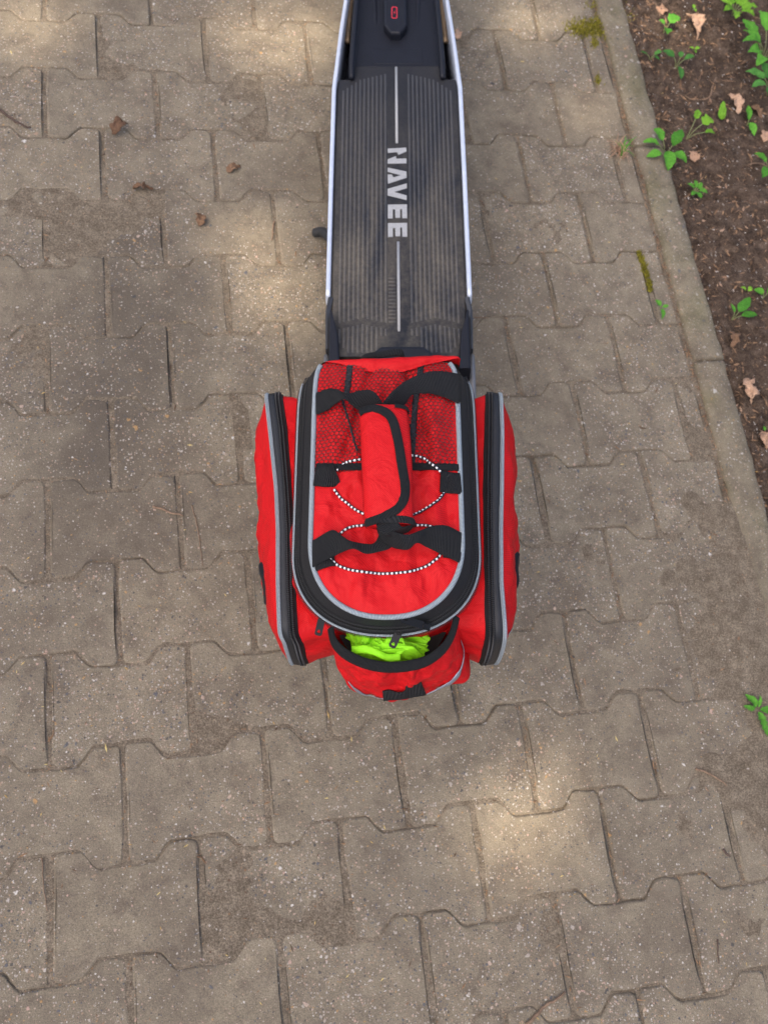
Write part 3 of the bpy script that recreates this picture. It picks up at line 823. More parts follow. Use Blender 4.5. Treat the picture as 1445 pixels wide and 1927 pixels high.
# front webbing loop
A = cat([at(687, 676, .425), at(689, 666, .440), at(720, 661, .447), at(753, 657, .447), at(757, 668, .425)], 7)
B = cat([at(681, 690, .425), at(682, 676, .440), at(718, 673, .447), at(754, 671, .447), at(762, 688, .425)], 7)
bp('front_loop', ribbon(A, B, .0022, 5, .001), M_WEB)

# --- bungee cord on the lid, webbing tabs that hold it
def cordpath(path, lift=0.0):
    P2 = cat(path, 10); pts = []
    for q in P2:
        h, n_ = hit(LIDT, q[0], q[1], .0019 + lift)
        if h is not None: pts.append(h)
    pts = np.array(pts); 
    for _ in range(4): pts[1:-1] = (pts[:-2] + 2 * pts[1:-1] + pts[2:]) / 4
    return tube(pts, .00165, 8)
cord = join([cordpath(p) for p in (
    [(632, 886), (650, 872), (672, 866), (700, 862), (740, 858), (776, 858), (798, 864), (816, 877), (830, 891)],
    [(628, 922), (645, 940), (665, 956), (690, 970), (720, 978)], [(834, 928), (824, 942), (806, 956), (782, 968), (750, 976)],
    [(636, 1010), (650, 998), (668, 991), (695, 988), (730, 986), (770, 989), (806, 990), (832, 996)],
    [(622, 1052), (640, 1066), (665, 1074), (700, 1079), (735, 1080), (770, 1076), (800, 1067), (820, 1054), (830, 1040)])])
bp('bungee_cord', cord, M_CORD)
for path, w in (([(594, 896), (606, 897), (620, 896), (632, 893)], .027), ([(866, 912), (852, 911), (840, 909), (827, 907)], .026)):
    g, _, _ = strip_on([LIDT], path, w, .0030, th=.003, m=6); bp('cord_tab', g, M_WEB)
for path, w in (([(596, 1066), (612, 1060), (630, 1056)], .012), ([(866, 1050), (850, 1044), (834, 1040)], .012)):
    g, _, _ = strip_on([LIDT], path, w, .0022, th=.002, m=6); bp('cord_tab', g, M_WEB)

# --- carrying handle: four webbing ends and a red wrap
def c1(L_): return [(480 + x * .346, 640 + y * .346, z) for x, y, z in L_]
def c2(L_): return [(480 + x * .346, 960 + y * .346, z) for x, y, z in L_]
def web(name, A_, B_, n=9, th=.0019):
    A = cat([at(*p) for p in A_], n); B = cat([at(*p) for p in B_], n)
    return bp(name, ribbon(A, B, th, 7), M_WEB)
web('strap', c1([(322, 285, .4490), (345, 283, .4560), (400, 265, .466), (455, 270, .474), (495, 293, .479), (560, 276, .484), (620, 270, .487), (665, 300, .487), (705, 360, .480)]),
    c1([(322, 405, .4490), (345, 402, .4560), (400, 376, .464), (450, 338, .473), (490, 322, .486), (545, 370, .476), (590, 380, .474), (640, 366, .478), (655, 395, .476)]))
web('strap', c1([(1118, 186, .4490), (1100, 183, .4560), (1030, 170, .466), (960, 170, .473), (890, 188, .478), (820, 222, .483), (755, 272, .488), (700, 335, .488), (668, 385, .484)]),
    c1([(1118, 348, .4490), (1095, 342, .4560), (1030, 312, .463), (960, 293, .467), (910, 290, .472), (850, 302, .474), (815, 348, .472), (775, 372, .474), (730, 400, .475)]))
web('strap', c2([(308, 165, .4490), (328, 158, .4560), (420, 108, .468), (470, 138, .474), (520, 168, .478), (590, 182, .478), (645, 180, .476), (675, 130, .474), (690, 60, .470)]),
    c2([(308, 315, .4490), (325, 305, .4560), (400, 266, .463), (480, 226, .470), (540, 210, .484), (600, 236, .480), (665, 228, .476), (745, 198, .470), (790, 100, .466)]))
web('strap', c2([(1126, 125, .4490), (1110, 118, .4560), (1040, 84, .467), (960, 86, .476), (900, 110, .483), (830, 133, .489), (765, 120, .492), (715, 92, .488), (660, 60, .480), (640, 20, .474)]),
    c2([(1118, 292, .4490), (1095, 280, .4560), (1010, 238, .466), (930, 200, .474), (880, 178, .488), (835, 214, .484), (785, 212, .478), (735, 196, .474), (680, 150, .472), (668, 90, .470)]))
web('strap', c2([(700, 10, .482), (660, 60, .488), (668, 100, .490), (700, 135, .489), (760, 140, .484), (830, 120, .478)]),
    c2([(840, -10, .484), (800, 30, .492), (780, 60, .4945), (800, 90, .493), (850, 80, .486), (880, 70, .478)]))
# the wrap
wa, wb = at(722, 768, .484), at(736, 988, .484)
nw = 40
def wrapc(t): return wa * (1 - t) + wb * t + np.array([.0010 * math.sin(t * 5), 0, .006 * math.sin(PI * t) - .003])
def wrappt(t, a, grow=0.0):
    c = wrapc(t); hwid = .0262 + .0012 * math.sin(3 * t + .5) + grow; hh = .0125 + grow
    x = hwid * np.sign(math.cos(a)) * abs(math.cos(a)) ** .75; z = hh * np.sign(math.sin(a)) * abs(math.sin(a)) ** .9
    p = c + np.array([x + .0 * z, 0, z])
    return p + np.array([0, 0, .0012 * fbm(p[0] * 60, p[1] * 50, 4.4, 3) * max(0, math.sin(a))])
rings = [np.array([wrappt(i / (nw - 1), 2 * PI * j / 36) for j in range(36)]) for i in range(nw)]
g = loft(rings, True, True, True); g = (g[0], [f[::-1] for f in g[1]]); wrap = bp('handle_wrap', g, M_RED); WRAPT = bvh(*g)
fe = c1([(575, 398, 0), (600, 382, 0), (655, 376, 0), (712, 396, 0), (748, 440, 0), (770, 520, 0), (788, 620, 0), (803, 720, 0), (815, 800, 0), (806, 870, 0), (770, 920, 0), (710, 955, 0), (650, 978, 0), (612, 990, 0)])
FE = cat([(p[0], p[1]) for p in fe], 6)
fx, fy = [], []
for q in FE:
    h, n_ = hit(WRAPT, q[0], q[1])
    if h is not None: fx.append(h[0]); fy.append(h[1])
fx, fy = np.array(fx), np.array(fy); order = np.argsort(fy); fys, fxs = fy[order], fx[order]
y_hi, y_lo = fys[-1], fys[0]
def flapf(u, v):
    y = y_lo + (y_hi - y_lo) * v; xe = np.interp(y, fys, fxs); t = (y - wa[1]) / (wb[1] - wa[1]); t = min(1, max(0, t))
    c = wrapc(t); hwid = .0262 + .0012 * math.sin(3 * t + .5) + .0024
    ce = max(-.98, min(.98, (xe - c[0]) / hwid)); ae = math.acos(np.sign(ce) * abs(ce) ** (1 / .75))
    a = PI * 1.08 + (ae - PI * 1.08) * u; return wrappt(t, a, .0024)
g = gridmesh(flapf, 24, 44); bp('wrap_flap', g, M_RED, wrap); FLAPT = bvh(g[0], g[1])
g, _, _ = strip_on([FLAPT, WRAPT], [(p[0], p[1]) for p in fe],   .0108, .0014, n=6, th=.0022, m=5, crown=.0006); bp('wrap_binding', g, M_BIND, wrap)
for t0, t1, a0, a1 in ((-.004, .036, -.4, 1.25), (.955, 1.01, -.4, PI + .4)):
    def endf(u, v): return wrappt(t0 + (t1 - t0) * v, a0 + (a1 - a0) * u, .0016 + .0012 * math.sin(PI * v))
    V, F = gridmesh(endf, 24, 6); uv = [(i // 6 * .002, i % 6 * .0016) for i in range(len(V))]
    bp('wrap_end_binding', (V, F, np.array(uv)), M_BIND, wrap)

# --- side pockets
def side_pocket(s, xtab, xin, bulge, seed):
    yz = np.array([(.162, .235), (.170, .29), (.171, .335), (.165, .360), (.150, .3715), (.10, .3755), (.05, .376), (0, .376), (-.05, .3755), (-.10, .374), (-.140, .3705), (-.157, .3625), (-.165, .345), (-.169, .315), (-.170, .28), (-.166, .245), (-.150, .222)])
    path = resample(cat(yz, 8), 110)
    xo = lambda y: float(np.interp(y, xtab[0], xtab[1])); xi = lambda y: float(np.interp(y, xin[0], xin[1]))
    outer = np.array([(xo(y), y, z) for y, z in path]); inner = np.array([(xi(y), y, z) for y, z in path])
    T = np.gradient(path, axis=0); T /= np.linalg.norm(T, axis=1)[:, None]
    nrm = np.stack([np.zeros(len(T)), T[:, 1], -T[:, 0]], 1); nrm = np.where((nrm[:, 2:3] < 0) & (path[:, 1:2] > .36), -nrm, nrm)
    ctr_ = np.array([0, 0, .30]); d = np.c_[np.zeros(len(path)), path[:, 0], path[:, 1] - .30]
    nrm *= np.sign((nrm * d).sum(1))[:, None]
    def lvl(k, lift): return inner * (1 - k) + outer * k + nrm * lift
    nm = 'side_pocket'
    # rim: tape, coil, band, piping
    g = loft([lvl(0, -.004), lvl(.02, .0), lvl(.22, .0018), lvl(.48, .0018)], False); bp('side_zip_tape', (g[0], g[1] if s < 0 else [f[::-1] for f in g[1]], g[2]), M_TAPE)
    P = lvl(.33, .0022); bp('side_zip_coil', coil(P, nrm, .0021, pitch=.0023, lx=.0034, w=.0013, h=.0014), M_TEETH, kind='stuff')
    g = loft([lvl(.48, .0018), lvl(.56, .0026), lvl(.86, .0016), lvl(.97, -.002)], False); bp('side_zip_band', (g[0], g[1], g[2]), M_BAND)
    bp('side_piping', tube(lvl(.97, .0002), .0029, 8, up=(1, 0, 0)), M_PIPE)
    # puffed outer panel
    loop = np.vstack([outer, np.array([(xo(y), y, .212 + .006 * math.cos(y * 18)) for y in np.linspace(-.13, .145, 40)])])
    cen = np.array([0, .0, .295]); V, F = [], []; n = len(loop); K = 16
    for k in range(K):
        rho = 1 - (k / K) ** 1.15
        for p in loop:
            q = cen * (1 - rho) + p * rho; q[0] = xo(q[1]) if rho > .5 else xo(q[1])
            top = smoothstep((.40 - q[2]) / .06)
            b = bulge * (1 - rho ** 3.2)
            w = .0075 * fbm(q[1] * 16 + seed, q[2] * 26, seed, 4) * min(1, (1 - rho) * 4)
            q[0] += s * (b + w); V.append(q)
    V.append(np.array([xo(0) + s * bulge, 0, .295]))
    for k in range(K - 1):
        for j in range(n): F.append((k * n + j, k * n + (j + 1) % n, (k + 1) * n + (j + 1) % n, (k + 1) * n + j))
    for j in range(n): F.append(((K - 1) * n + j, (K - 1) * n + (j + 1) % n, K * n))
    g = (np.array(V), F); bp('side_panel', g, M_RED); tree = bvh(*g)
    # gusset between the zip and the bag's body
    gi = []
    for k, lf, inn in ((0, -.0015, 0), (0, -.006, .012), (0, -.010, .028), (0, -.014, .055)):
        R2 = lvl(k, lf).copy(); R2[:, 0] -= s * inn
        for i, p in enumerate(R2): R2[i] = p + nrm[i] * .0055 * fbm(p[0] * 40, p[1] * 35 + seed, p[2] * 35, 3)
        gi.append(R2)
    bp('side_gusset', loft(gi, False), M_RED)
    return tree, xo
tL, xoL = side_pocket(-1, ([-.2, -.165, -.158, -.0987, -.03, .0265, .1058, .1527, .18], [-.139, -.1440, -.1480, -.1515, -.1540, -.1585, -.1695, -.1765, -.179]),
                      ([-.2, -.165, -.158, -.0987, -.03, .0265, .1058, .1527, .18], [-.1180, -.1210, -.1255, -.1300, -.1335, -.1385, -.1465, -.1545, -.157]), .027, 2.0)
tR, xoR = side_pocket(1, ([-.2, -.165, -.1323, -.0987, -.03, .0259, .105, .1715], [.1225, .1205, .1185, .1170, .1195, .1232, .1275, .1290]),
                      ([-.2, -.165, -.1323, -.0987, -.03, .0259, .105, .1715], [.0975, .0960, .0955, .0965, .0975, .0990, .1040, .1090]), .0255, 7.0)
# black badges on the outer panels, reflective tape at the lower rear of the right one
for tree, s, y0, y1, z in ((tL, -1, -.108, -.052, .315), (tR, 1, -.094, -.040, .318)):
    ys = np.linspace(y0, y1, 14); sec = []
    for q, y in enumerate(ys):
        hh = .016 * math.sqrt(max(.02, 1 - ((q - 6.5) / 6.6) ** 2)) + .004
        rowp = []
        for k in range(7):
            zz = z + hh * (k / 3 - 1); loc, nor, i_, d_ = tree.ray_cast(Vector((s * .4, y, zz)), Vector((-s, 0, 0)))
            x = loc[0] if loc is not None else s * .16
            rowp.append(np.array([x + s * (.0032 if 0 < k < 6 and 0 < q < 13 else -.001), y, zz]))
        sec.append(np.array(rowp))
    g = loft(sec, False); bp('side_badge', (g[0], g[1]), M_PLAST)
pts = []
for t in np.linspace(0, 1, 20):
    y = -.100 - .055 * t; z = .300 + .045 * t ** 1.5
    loc, nor, i_, d_ = tR.ray_cast(Vector((.4, y, z)), Vector((-1, 0, 0)))
    if loc is not None: pts.append(np.array(loc) + np.array([.0012, 0, 0]))
pts = np.array(pts); bp('reflective_strip', ribbon(pts + np.array([0, 0, .0015]), pts - np.array([0, 0, .0025]), .0008, 2), M_REFL)

# --- rear pocket, gathered under its bound edge
def curve(L_, z, n=90):
    zz = np.broadcast_to(z, (len(L_),)); return resample(cat([at(p[0], p[1], q) for p, q in zip(L_, zz)], 8), n)
rim = curve([(624, 1181), (630, 1205), (648, 1225), (675, 1240), (705, 1249), (735, 1252), (770, 1249), (802, 1240), (830, 1220), (848, 1193), (857, 1160)], [.392, .390, .388, .386, .385, .385, .385, .386, .388, .390, .394])
mid = curve([(624, 1205), (630, 1235), (648, 1262), (675, 1281), (705, 1290), (735, 1293), (770, 1291), (805, 1281), (840, 1262), (864, 1235), (866, 1195)], .340)
bot = curve([(634, 1232), (645, 1268), (662, 1292), (688, 1308), (715, 1314), (745, 1316), (780, 1312), (815, 1302), (850, 1288), (884, 1270), (874, 1215)], .286)
und = bot.copy(); und[:, 2] = .272; und[:, 1] = np.maximum(und[:, 1] + .02, -.185); und2 = und.copy(); und2[:, 1] = -.13
def pockf(u, v):
    i = int(round(u * 89))
    if v <= .8:
        t = v / .8; p = rim[i] * (1 - t) * (1 - 2 * t) + mid[i] * 4 * t * (1 - t) + bot[i] * t * (2 * t - 1)
    else:
        t = (v - .8) / .2; p = bot[i] * (1 - t) ** 2 + und[i] * 2 * t * (1 - t) + und2[i] * t * t
    tt = min(1, v / .8); g_ = max(0, 1 - tt * 1.35)
    ph = 38 * u + 2.6 * math.sin(9 * u) + 1.5 * tt
    e = math.sin(PI * min(1, max(0, u))) ** .5
    out = np.array([(u - .5) * 1.1, -1, .25])
    am = .0080 * g_ * (.6 + .6 * math.sin(13 * u + 1)) * min(1, tt * 7)
    return p + out * (am * math.sin(ph) * e + e * min(1, tt * 4) * (.0052 * fbm(u * 7, tt * 3.2, 3.3, 3) + .0026 * fbm(u * 22, tt * 9, 5.3, 2)))
g = gridmesh(pockf, 90, 44); pocket = bp('rear_pocket', g, M_RED); POCKT = bvh(*g)
T_ = np.gradient(rim, axis=0); T_ /= np.linalg.norm(T_, axis=1)[:, None]
dn = np.array([at(p_[0], p_[1], .0) for p_ in ((0, 0),)])[0] * 0
outv = np.stack([np.linspace(-.35, .35, 90), -np.sin(np.linspace(0, PI, 90)) ** .5, np.full(90, -.55)], 1); outv /= np.linalg.norm(outv, axis=1)[:, None]
bp('pocket_binding', ribbon(rim - outv * .0035 + np.array([0, 0, .003]), rim + outv * .0078 + np.array([0, -.0015, .0024]), .0034, 6, .0008), M_BIND)
# floor inside the pocket
pf = curve([(634, 1190), (665, 1230), (735, 1246), (810, 1232), (850, 1170)], .345, 30)
V = np.vstack([pf, pf * np.array([1, 0, 1]) + np.array([0, -.12, 0])]); bp('pocket_lining', (V, [(i, i + 1, i + 31, i + 30) for i in range(29)]), M_DARKIN)
# light loop and reflective tape on the pocket
k4 = lambda x, y: (580 + x * .2215, 1130 + y * .2215)
A = cat([at(*k4(x, y), z + .012) for x, y, z in ((630, 770, .318), (690, 762, .320), (760, 782, .319), (815, 770, .320), (835, 722, .330), (900, 688, .334), (955, 690, .332), (972, 735, .326))], 7)
B = cat([at(*k4(x, y), z + .012) for x, y, z in ((640, 852, .302), (695, 846, .304), (760, 842, .305), (820, 836, .306), (865, 826, .308), (915, 816, .309), (965, 810, .308), (1000, 803, .304))], 7)
bp('light_loop', ribbon(A, B, .0026, 6), webbing('ribbed_black_webbing', (.0075, .0075, .0085), .0042, .002))
for path, w in (([k4(1288, 345), k4(1312, 420), k4(1310, 500), k4(1285, 590), k4(1245, 655), k4(1180, 710), k4(1100, 755), k4(1010, 795)], [.002, .004, .003, .004, .010, .009, .0045, .002]),
                ([k4(345, 680), k4(380, 725), k4(440, 775), k4(520, 808), k4(640, 826)], [.001, .005, .0055, .004, .002])):
    g, _, _ = strip_on([POCKT], path, w, .0014, n=6, th=.0008, m=3); bp('reflective_strip', g, M_REFL)

# --- zip pulls
def pull(base, tip, name, z0, z1):
    a, b = at(*base, z0), at(*tip, z1)
    d = b - a; ln = np.linalg.norm(d); d /= ln
    view = CS - a; view /= np.linalg.norm(view)
    s_ = np.cross(d, view); s_ /= np.linalg.norm(s_); n_ = np.cross(s_, d)
    def fr(x, y, z): return a + s_ * x + d * y + n_ * z
    # slider
    V, F = box(-.0042, .0042, -.0075, .0035, -.0035, .0010, .0012)
    root = bp(name, (np.array([fr(*v) for v in V]), F), M_METAL, None, False)
    # ring
    t = np.linspace(0, 2 * PI, 17)[:-1]
    P = np.array([fr(.0030 * math.cos(q), .0005 + .0042 * math.sin(q), .0016 + .0014 * math.sin(q)) for q in t])
    V, F, uv = tube(P, .00075, 6, True, up=tuple(n_)); bp('pull_ring', (V, F), M_METAL, root)
    # tab with an oval eye
    o_ = rrect(0, ln * .58, .0044, ln * .47, .003, 6); n = len(o_)
    tt = np.linspace(0, 2 * PI, n, endpoint=False) + math.radians(2)
    ang = np.arctan2(o_[:, 1] - ln * .83, o_[:, 0]); i_ = np.c_[.0024 * np.cos(ang), ln * .83 + .0022 * np.sin(ang)]
    V, F = [], []
    for P_, z in ((o_, .0008), (o_, .0024), (i_, .0024), (i_, .0008)):
        for p in P_: V.append(fr(p[0], p[1], z))
    for k in range(4):
        for j in range(n): F.append((k * n + j, k * n + (j + 1) % n, ((k + 1) % 4) * n + (j + 1) % n, ((k + 1) % 4) * n + j))
    bp('pull_tab', (np.array(V), F), M_METAL, root, False)
pull((607, 1158), (599, 1193), 'zip_pull', .400, .386)
pull((752, 1186), (738, 1216), 'zip_pull', .414, .402)
pull((800, 1178), (754, 1163), 'zip_pull', .428, .449)

# --- neon cloth in the pocket: a thing of its own
NEON = empty('green_cloth', V3(MS @ at(725, 1215, .35) + np.array([X0, 0, 0])), (0, -LAM, 0)); NO = at(725, 1215, .35)
tag(NEON, 'crumpled neon green cloth stuffed in the open rear pocket of the red bag', 'cloth')
c00, c10, c01, c11 = at(646, 1168, .382), at(812, 1164, .384), at(668, 1246, .377), at(802, 1240, .377)
def neonf(u, v):
    p = c00 * (1 - u) * (1 - v) + c10 * u * (1 - v) + c01 * (1 - u) * v + c11 * u * v
    a = 4.2 * u + 1.6 * math.sin(2.1 * v + 2 * u); b = 2.6 * v + .8 * math.sin(3.0 * u)
    r1 = 1 - abs(fbm(a * 1.1, b * 1.4, 1.5, 3)) * 2.2; r2 = fbm(a * 3, b * 3, 4.5, 3)
    sw = math.sin(7 * (v + .55 * math.sin(3.0 * u + .4)) + 2.2 * fbm(a, b, 8, 2))
    e = min(1, 6 * min(u, 1 - u, v + .02, 1 - v + .02))
    return p + np.array([.004 * r2, .003 * r1, (.0085 * r1 + .0042 * sw + .0024 * r2) * e - .012 * (1 - e)])
V, F = gridmesh(neonf, 100, 60); mesh('folds', V - NO, F, M_NEON, NEON)
A = cat([at(722, 1212, .385), at(728, 1198, .394), at(742, 1194, .396), (at(757, 1200, .394)), at(757, 1214, .388), at(745, 1224, .384)], 8)
sh = np.array([.002, -.0065, -.003]); V, F, uv = ribbon(A, A + sh, .0016, 5); mesh('loop', V - NO, F, M_NEON, NEON)
A = cat([at(662, 1216, .383), at(690, 1214, .391), at(712, 1222, .390), at(730, 1230, .385), at(752, 1229, .383)], 8)
V, F, uv = ribbon(A, A + np.array([.001, -.009, -.004]), .0016, 5, .001); mesh('fold_band', V - NO, F, M_NEON, NEON)

# ================================================================== LITTER, WEEDS, TREE
def leaf_geo(l, w, curl=.25, lobes=0, notch=.0, n=10, m=5):
    """flat leaf along +Y from the origin, curling down at the tip"""
    V, F = [], []
    for i in range(n):
        t = i / (n - 1); ww = w * (math.sin(PI * min(1, t ** .75 * .96 + .02)) ** .8)
        if lobes: ww *= 1 + notch * math.sin(lobes * 2 * PI * t)
        z = curl * l * (math.sin(t * 1.9) * .6 - t * t * .7)
        for j in range(m):
            s = j / (m - 1) * 2 - 1; V.append((ww * s, l * t, z + abs(s) * ww * .35 - .0))
    F = [(i * m + j, i * m + j + 1, (i + 1) * m + j + 1, (i + 1) * m + j) for i in range(n - 1) for j in range(m - 1)]
    return np.array(V), F
def plant(px, py, label, leaves, m, soilz_=True, group=None, cat_='weed', name='weed', stem=True):
    """leaves: (azimuth deg in view, length, width, rise, pitch, lobes, notch, stalk)"""
    base = on_soil(px, py) if soilz_ else gw(px, py, .0)
    root = empty(name, base); tag(root, label, cat_, group)
    for (az, l, w, rise, pitch, lobes, notch, st) in leaves:
        a = math.radians(az); dirv = np.array([math.sin(a), math.cos(a), 0])
        tip = np.array([dirv[0] * st, dirv[1] * st, rise])
        if st > .004 or rise > .008:
            V, F, uv = tube(cat([(0, 0, -.002), tip * np.array([.45, .45, .65]), tip], 5), .0009, 5); mesh('stem', V, F, M_STEM, root)
        V, F = leaf_geo(l, w / 2, rng.uniform(.05, .5), lobes or 4, notch or .07, 12, 5); sd_ = rng.uniform(0, 50)
        for i, v in enumerate(V): V[i] = v + l * np.array([.05 * fbm(v[0] * 120, v[1] * 120, sd_, 2) + .12 * (v[1] / l) ** 2 * math.sin(sd_), 0, .10 * fbm(v[0] * 80, v[1] * 80, sd_ + 5, 2)])
        V[2::5, 2] -= w * .06
        o = mesh('leaf', V, F, m, root); o.location = V3(tip); o.rotation_euler = (math.radians(pitch), rng.normal(0, .15), -a)
    return root
R0_ = lambda s: rng.normal(0, s)
plant(1246, 302, 'bright green broad-leaved weed lying over the edging stone', [(-80, .036, .022, .036, 2, 0, 0, .022), (-120, .032, .019, .034, -5, 0, 0, .024), (-40, .030, .018, .038, 10, 0, 0, .022), (35, .042, .022, .036, 15, 0, 0, .010), (190, .044, .026, .036, -8, 0, 0, .008), (130, .032, .020, .032, 0, 0, 0, .012)], M_LEAF)
plant(1290, 262, 'small lobed seedling on a pale stalk right of the edging stone', [(55, .024, .024, .03, 15, 2, .25, .030), (20, .020, .014, .03, 25, 2, .2, .030), (100, .02, .014, .03, 10, 2, .2, .028)], M_LEAFY)
plant(1248, 62, 'two-leaved green seedling near the top of the soil', [(40, .028, .026, .022, 10, 3, .15, .008), (190, .018, .018, .018, 5, 2, .15, .006), (-50, .014, .01, .018, 5, 0, 0, .008)], M_LEAF)
plant(1270, 128, 'sprawling thin-stalked seedling on bare soil', [(-55, .028, .017, .02, 0, 0, 0, .014), (65, .026, .015, .02, 5, 0, 0, .014), (175, .028, .014, .015, -10, 0, 0, .012), (10, .014, .012, .024, 20, 0, 0, .006)], M_LEAFD)
plant(1222, 112, 'tiny dark seedling close to the edging stone', [(70, .018, .010, .012, 20, 2, .3, .006), (-80, .018, .008, .010, 5, 2, .3, .010), (130, .014, .01, .012, 10, 0, 0, .006)], M_LEAFD)
plant(1353, 230, 'single upright pointed leaf sprouting from the soil', [(5, .036, .016, .006, 38, 0, 0, .002), (30, .018, .008, .006, 30, 0, 0, .002)], M_LEAFY)
plant(1404, 236, 'narrow two-leaf sprout in the middle of the soil', [(-5, .034, .014, .012, 12, 0, 0, .004), (170, .032, .016, .012, -4, 0, 0, .004)], M_LEAF)
plant(1376, 30, 'ferny light green seedling at the upper right corner', [(a, .030 + .006 * rng.random(), .017, .022, 15, 3, .35, .012) for a in (-70, -30, 10, 45, 85, 130, 190, 240)], M_LEAFY)
plant(1432, 118, 'large leafy green clump at the right edge', [(a, .040 + .012 * rng.random(), .024, .03 + .02 * rng.random(), 5 + 20 * rng.random(), 0, 0, .016 + .03 * rng.random()) for a in range(-170, 181, 27)], M_LEAF)
plant(1442, 180, 'second leafy green clump just below the large one at the right edge', [(a, .034 + .012 * rng.random(), .020, .022 + .02 * rng.random(), 5 + 20 * rng.random(), 2, .12, .014 + .02 * rng.random()) for a in range(-150, 181, 38)], M_LEAFD)
plant(1305, 365, 'small ferny seedling on bare soil below the broad-leaved weed', [(a, .017, .010, .012, 10, 3, .35, .006) for a in (-60, -10, 40, 100, 170, 215)], M_LEAF)
plant(1441, 322, 'green leaves reaching in at the right edge beside a long stalk', [(-60, .030, .018, .02, 5, 0, 0, .012), (-140, .03, .02, .016, 0, 0, 0, .010), (30, .024, .016, .02, 10, 0, 0, .01)], M_LEAF)
plant(1376, 602, 'pair of glossy green leaves against the edging stone', [(40, .036, .020, .022, 18, 0, 0, .006), (78, .034, .013, .012, 0, 0, 0, .014), (-30, .018, .010, .018, 20, 0, 0, .006)], M_LEAF)
plant(1401, 553, 'very small bright seedling above the glossy leaf pair', [(-60, .012, .009, .008, 10, 0, 0, .003), (50, .012, .009, .008, 10, 0, 0, .003)], M_LEAFY)
plant(1434, 562, 'bright folded leaf at the right edge of the soil', [(-70, .022, .014, .014, 15, 0, 0, .006), (40, .024, .014, .014, 15, 0, 0, .005)], M_LEAF)
plant(1436, 955 - 140, 'tiny green sprout in the narrow strip of soil low on the right', [(-20, .010, .007, .006, 10, 0, 0, .002), (140, .009, .006, .005, 5, 0, 0, .002)], M_LEAF)
plant(1240, 583, 'small two-leaf weed in a paving joint near the edging', [(175, .022, .009, .008, -2, 0, 0, .003), (-35, .015, .010, .009, 12, 0, 0, .003), (70, .013, .006, .008, 5, 0, 0, .003)], M_LEAF, False)
plant(1421, 1336, 'jagged-leaved green rosette weed on the paving at the right edge', [(-35, .026, .015, .006, 4, 2, .2, .004), (-80, .020, .008, .005, 2, 4, .35, .004), (95, .040, .011, .006, 2, 5, .35, .004), (168, .042, .014, .006, 0, 5, .3, .004), (20, .020, .007, .006, 6, 4, .3, .004)], M_LEAF, False)
plant(1300, 22, 'tiny bright sprout beside a dry leaf at the top', [(20, .011, .008, .008, 10, 0, 0, .002), (150, .009, .007, .008, 5, 0, 0, .002)], M_LEAFY)
plant(1303, 98, 'tiny yellowish sprout below the curled dry leaf', [(60, .012, .008, .007, 10, 2, .2, .002), (-70, .010, .007, .007, 5, 0, 0, .002), (170, .008, .006, .007, 0, 0, 0, .002)], M_LEAFY)
# grass tuft in the joint
tuft = tag(empty('grass_tuft', gw(1163, 290, -.002)), 'dry grass tuft with a few green blades in a paving joint', 'grass tuft')
for k in range(80):
    a = rng.uniform(0, 2 * PI); l = rng.uniform(.014, .036); gr = k < 7
    if gr: a = math.radians([10, 40, 55, -10, -30, 80, 115][k]); l = [.035, .048, .03, .034, .022, .03, .03][k]
    d = np.array([math.sin(a), math.cos(a), 0]); P = cat([(0, 0, 0), d * l * .4 + np.array([0, 0, l * .55]), d * l + np.array([0, 0, l * (.45 if gr else .15)])], 4)
    S = np.array([d[1], -d[0], 0]) * (.0021 if gr else .0008); W_ = np.linspace(1, .15, len(P))[:, None]
    P = P + np.array([R0_(.003), R0_(.009), 0]); V, F, uv = ribbon(P - S * W_, P + S * W_, .0003, 1); mesh('blade', V, F, M_LEAF if gr else M_DRY, tuft, False)
# moss: cushions of tiny shoots
def moss(pxs, n, sp):
    V, F = [], []
    for k in range(n):
        c = pxs[int(rng.integers(len(pxs)))]; p = gw(c[0] + rng.normal(0, sp[0]), c[1] + rng.normal(0, sp[1]), .0035)
        h = rng.uniform(.0008, .0036); r = rng.uniform(.0006, .0020); b = len(V)
        for j in range(3):
            a = 2 * PI * j / 3 + rng.random(); V.append(p + np.array([r * math.cos(a), r * math.sin(a), -.004]))
        V.append(p + np.array([R0_(.0015), R0_(.0015), h])); F += [(b, b + 1, b + 3), (b + 1, b + 2, b + 3), (b + 2, b, b + 3)]
    return np.array(V), F
V, F = moss([(1085, 48), (1100, 55), (1115, 50), (1125, 60), (1120, 42), (1132, 8), (1150, 10), (1160, 25), (1165, 32)], 1500, (12, 7))
tag(mesh('moss_patch', V, F, M_MOSS, None, False), 'yellow-green moss on the paving beside the edging stone at the top', 'moss', kind='stuff')
V, F = moss([(1203, 478), (1207, 488), (1212, 500), (1217, 515), (1221, 530), (1223, 540)], 500, (2.4, 4))
tag(mesh('moss_line', V, F, M_MOSS, None, False), 'thin line of yellow moss growing in a paving joint', 'moss', kind='stuff')
V, F = moss([(1182, 125), (1186, 118), (1170, 135), (1118, 80), (1126, 150)], 350, (4, 5))
tag(mesh('moss_tufts', V, F, M_MOSS, None, False), 'small moss tufts along the groove by the edging stone', 'moss', kind='stuff')
